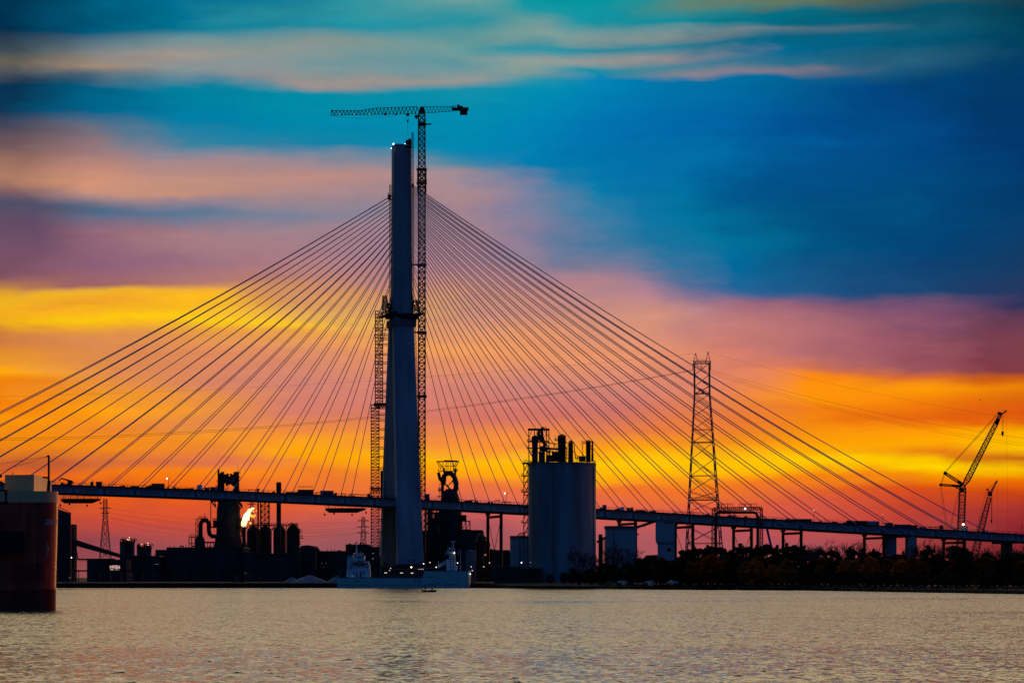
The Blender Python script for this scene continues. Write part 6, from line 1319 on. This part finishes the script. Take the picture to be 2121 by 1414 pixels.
LM=[(1190,'cement silo middle'),(1235,'right edge of cement silo'),(1262,'hopper building left edge'),(1290,'hopper building middle'),(1318,'hopper building right edge'),(1350,'gabled shed'),(1380,'corbelled silo'),(1405,'corbelled silo right edge'),(1432,'left leg of the power pylon'),(1457,'middle of the power pylon'),(1482,'gantry riser pipe'),(1505,'gap right of gantry riser'),(1520,'bent behind the pipe gantry'),(1545,'middle of the pipe gantry'),(1570,'right riser of the pipe gantry'),(1600,'slanting blue strut'),(1622,'first bent after the strut'),(1642,'braced bent after the strut'),(1660,'post right of the strut'),(1685,'first slim light pole'),(1710,'gap beyond first light pole'),(1735,'cables meeting the deck'),(1765,'rounded dark deck machine'),(1790,'bent left of the piers'),(1812,'pale green container'),(1832,'post beside the concrete piers'),(1850,'left concrete pier'),(1868,'gap between concrete piers'),(1888,'right concrete pier'),(1915,'gap beyond concrete piers'),(1940,'gap left of big crane'),(1955,'left post under big crane'),(1975,'bent under the big crane'),(1998,'right post under big crane'),(2022,'small crane boom'),(2050,'gap left of the last pier'),(2075,'left edge of the last pier'),(2095,'right edge of the last pier'),(2118,'right photo edge')]
ADJ={'bare':'thin leafless twiggy tree','pine':'dark pine','round':'dark rounded broadleaf tree','tall':'narrow dark broadleaf tree','orange':'orange autumn tree','brown':'brownish autumn tree'}
ROW={0:'near the water',1:'mid-wood',2:'in the back row'}
def wood(kind,px,ytop,Y,row,wide=1.0,sd=0,word=''):
    near=min(LM,key=lambda q:abs(q[0]-px))[1]
    lab=f"{word+' ' if word else ''}{ADJ[kind]} {ROW[row]}, below the {near}"
    if lab in used:
        for extra in('taller','lower','wider','thinner','fuller','ragged','lopsided','slighter'):
            l2=f"{extra} {lab}"
            if l2 not in used: lab=l2; break
    plant(kind,px,ytop,Y,lab,wide,sd)
# silhouette row
for kind,px,yt,wide,sd,w_ in [('round',1420,1136,1,1,''),('pine',1437,1130,1,1,''),('round',1452,1137,1,2,''),('pine',1466,1131,1,2,''),('round',1483,1130,1.1,1,''),('bare',1505,1129,1,1,''),('round',1512,1140,.9,2,''),('pine',1536,1127,1.1,1,''),('round',1553,1134,1,2,''),('pine',1568,1131,1,2,''),('round',1588,1126,1.1,1,''),('pine',1609,1130,.9,1,''),('pine',1628,1127,1,2,''),('round',1645,1131,1,2,''),('pine',1664,1132,1,1,''),('bare',1681,1116,1.2,2,''),('bare',1702,1116,1.2,1,'broad'),('round',1697,1137,1.1,1,''),('round',1726,1141,1,2,''),('bare',1758,1112,1.2,2,'tall'),('bare',1770,1118,.9,1,''),('pine',1762,1135,1.1,2,''),('pine',1786,1139,1,1,''),('bare',1806,1126,1,2,''),('pine',1812,1139,1.1,2,''),('round',1828,1150,1,1,''),('round',1852,1149,1,2,''),('pine',1872,1143,1,1,''),('round',1892,1152,1,1,''),('bare',1905,1112,1.2,1,'tall'),('bare',1922,1115,1,2,''),('pine',1921,1134,1,2,''),('round',1942,1148,1,2,''),('bare',1965,1126,1.3,1,'bushy'),('bare',1978,1122,1.3,2,'bushy'),('round',1980,1132,1.2,2,''),('round',1995,1133,1,1,''),('bare',2018,1132,1.1,1,''),('bare',2052,1124,1.2,2,''),('bare',2069,1126,1,1,''),('round',2045,1145,1.1,1,''),('bare',2105,1122,1.2,2,''),('bare',2122,1127,1.1,1,''),('round',2088,1146,1.1,2,''),('round',2117,1143,1,1,'')]:
    Y=1290-(px-1420)*.28+((px*7)%23); wood(kind,px,yt,Y,2,wide,sd,w_)
# middle row: fills the dark mass
i=0
for px in range(1335,2135,17):
    yt=1163-((px*13)%11) if px<1420 else 1150+((px*17)%14); kind=['round','tall','brown','round'][i%4]; Y=1235-(px-1335)*.26+((px*5)%17); wood(kind,px+((px*3)%9)-4,yt,Y,1,1.15,1+i%2); i+=1
# orange crowns
for px,yt,wd,kind,wide in((1472,1148,'','orange',1.15),(1452,1164,'','brown',1.2),(1565,1159,'bright','orange',1.25),(1545,1163,'','brown',1.2),(1630,1160,'','brown',1.3),(1752,1158,'','orange',1.1),(1803,1153,'bright','orange',1.15),(1770,1160,'','brown',1.2),(1866,1157,'','orange',1.2),(1893,1155,'','brown',1.2),(1912,1163,'','brown',1.2),(1600,1168,'','orange',1.1)):
    Y=1205-(px-1440)*.33; wood(kind,px,yt,Y,0,wide,1 if kind=='orange' else 2,wd)
# leafless trees before the silo and hopper building
for px,yt,w_ in((1200,1128,1.3),(1222,1142,1.2),(1240,1158,1.2),(1284,1118,1.5),(1268,1140,1.1),(1310,1146,1.1),(1335,1146,1.2)):
    wood('bare',px,yt,1290-(px-1200)*.12,1,w_,1+px%2)
for px,yt,w_,kd in((1185,1176,1.2,'round'),(1213,1180,1.3,'tall'),(1245,1172,1.3,'round'),(1268,1168,1.2,'tall'),(1300,1164,1.3,'round'),(1325,1170,1.2,'tall'),(1168,1184,1.3,'round'),(1232,1184,1.3,'round'),(1278,1176,1.3,'round'),(1252,1166,1.4,'tall'),(1340,1164,1.4,'round'),(1312,1168,1.4,'round'),(1222,1176,1.4,'round'),(1140,1188,1.3,'round'),(1200,1186,1.4,'tall'),(1360,1163,1.4,'tall'),(1375,1166,1.4,'round'),(1396,1160,1.4,'round'),(1410,1152,1.3,'tall')):
    wood(kd,px,yt,1275-(px-1200)*.15,1,w_,1+px%2)
# shrubs along the water
shr={}
def shrub(px,ytop,Y,label,sd):
    zg=1.9; s=(Z_(ytop,Y)-zg)/3.0; loc=(X_(px,Y),Y,zg)
    used.add(label)
    if sd not in shr:
        r=thing('shrub',label,'shrub',(0,0,0),'shrubs along the water'); rnd=random.Random(sd); m=MB()
        for _ in range(14): a=rnd.uniform(0,6.28); q=rnd.uniform(0,1.7); leafcloud(m,(q*math.cos(a),q*math.sin(a),rnd.uniform(.5,2.3)),.7,.6,45,.2,rnd)
        m.build('foliage',M['shrub'],r); m=MB()
        for j in range(5): a=j*1.26; m.tube([(0,0,-.3),(math.cos(a)*.4,math.sin(a)*.4,1.1),(math.cos(a)*.9,math.sin(a)*.9,2.2)],[.07,.05,.02],5)
        m.build('stem',M['bark'],r); shr[sd]=r; r.location=loc; r.scale=(s*1.5,s*1.5,s); return r
    return dup(shr[sd],loc,px%6,(s*1.5,s*1.5,s),label)
def shoreY(px):
    pts=[(975,1393),(1240,1298),(1640,1143),(2121,880)]
    for (a,ya),(b,yb) in zip(pts,pts[1:]):
        if px<=b: return 5.2*F/((5.2*F/ya)+((5.2*F/yb)-(5.2*F/ya))*(px-a)/(b-a))
    return 880
i=0
for px in list(range(1200,1330,26))+[1368,1385]+list(range(1410,2130,13)):
    Y=shoreY(px)+14+(px*7)%9; near=min(LM,key=lambda q:abs(q[0]-px))[1]
    lab=f"low dark shrub on the bank below the {near}"
    for ex in('leaning','ragged','wider','smaller','thicker','lopsided','sparser'):
        if lab in used: lab=f"{ex} low dark shrub on the bank below the {near}"
    shrub(px,1190-((px*11)%14)+ (9 if px<1420 else 0)+(px-1420)*.004,Y,lab,1+i%3); i+=1
# riprap along the water edge
m=MB(); rnd=random.Random(11)
for _ in range(1500):
    px=rnd.uniform(985,2150); Y=shoreY(px)+rnd.uniform(-1,7); x=X_(px,Y); d=Y-shoreY(px); z=max(0,min(1.9,.1+d*.26)); s=rnd.uniform(.25,.75)
    c=Vector((x,Y,z)); vs=[c+Vector((rnd.uniform(.6,1)*s*a,rnd.uniform(.6,1)*s*b,rnd.uniform(.4,.9)*s*e)) for a in(-1,1) for b in(-1,1) for e in(-1,1)]
    m.add(vs,[(0,1,3,2),(4,6,7,5),(0,4,5,1),(2,3,7,6),(0,2,6,4),(1,5,7,3)])
M['rock']=mat('shore_rock',(.035,.035,.035),.95,0,.4,.5)
tag(m.build('shore_rocks',M['rock'],None,loc=(0,0,0)),'jumbled dark rocks along the water edge','rocks',None,'stuff')
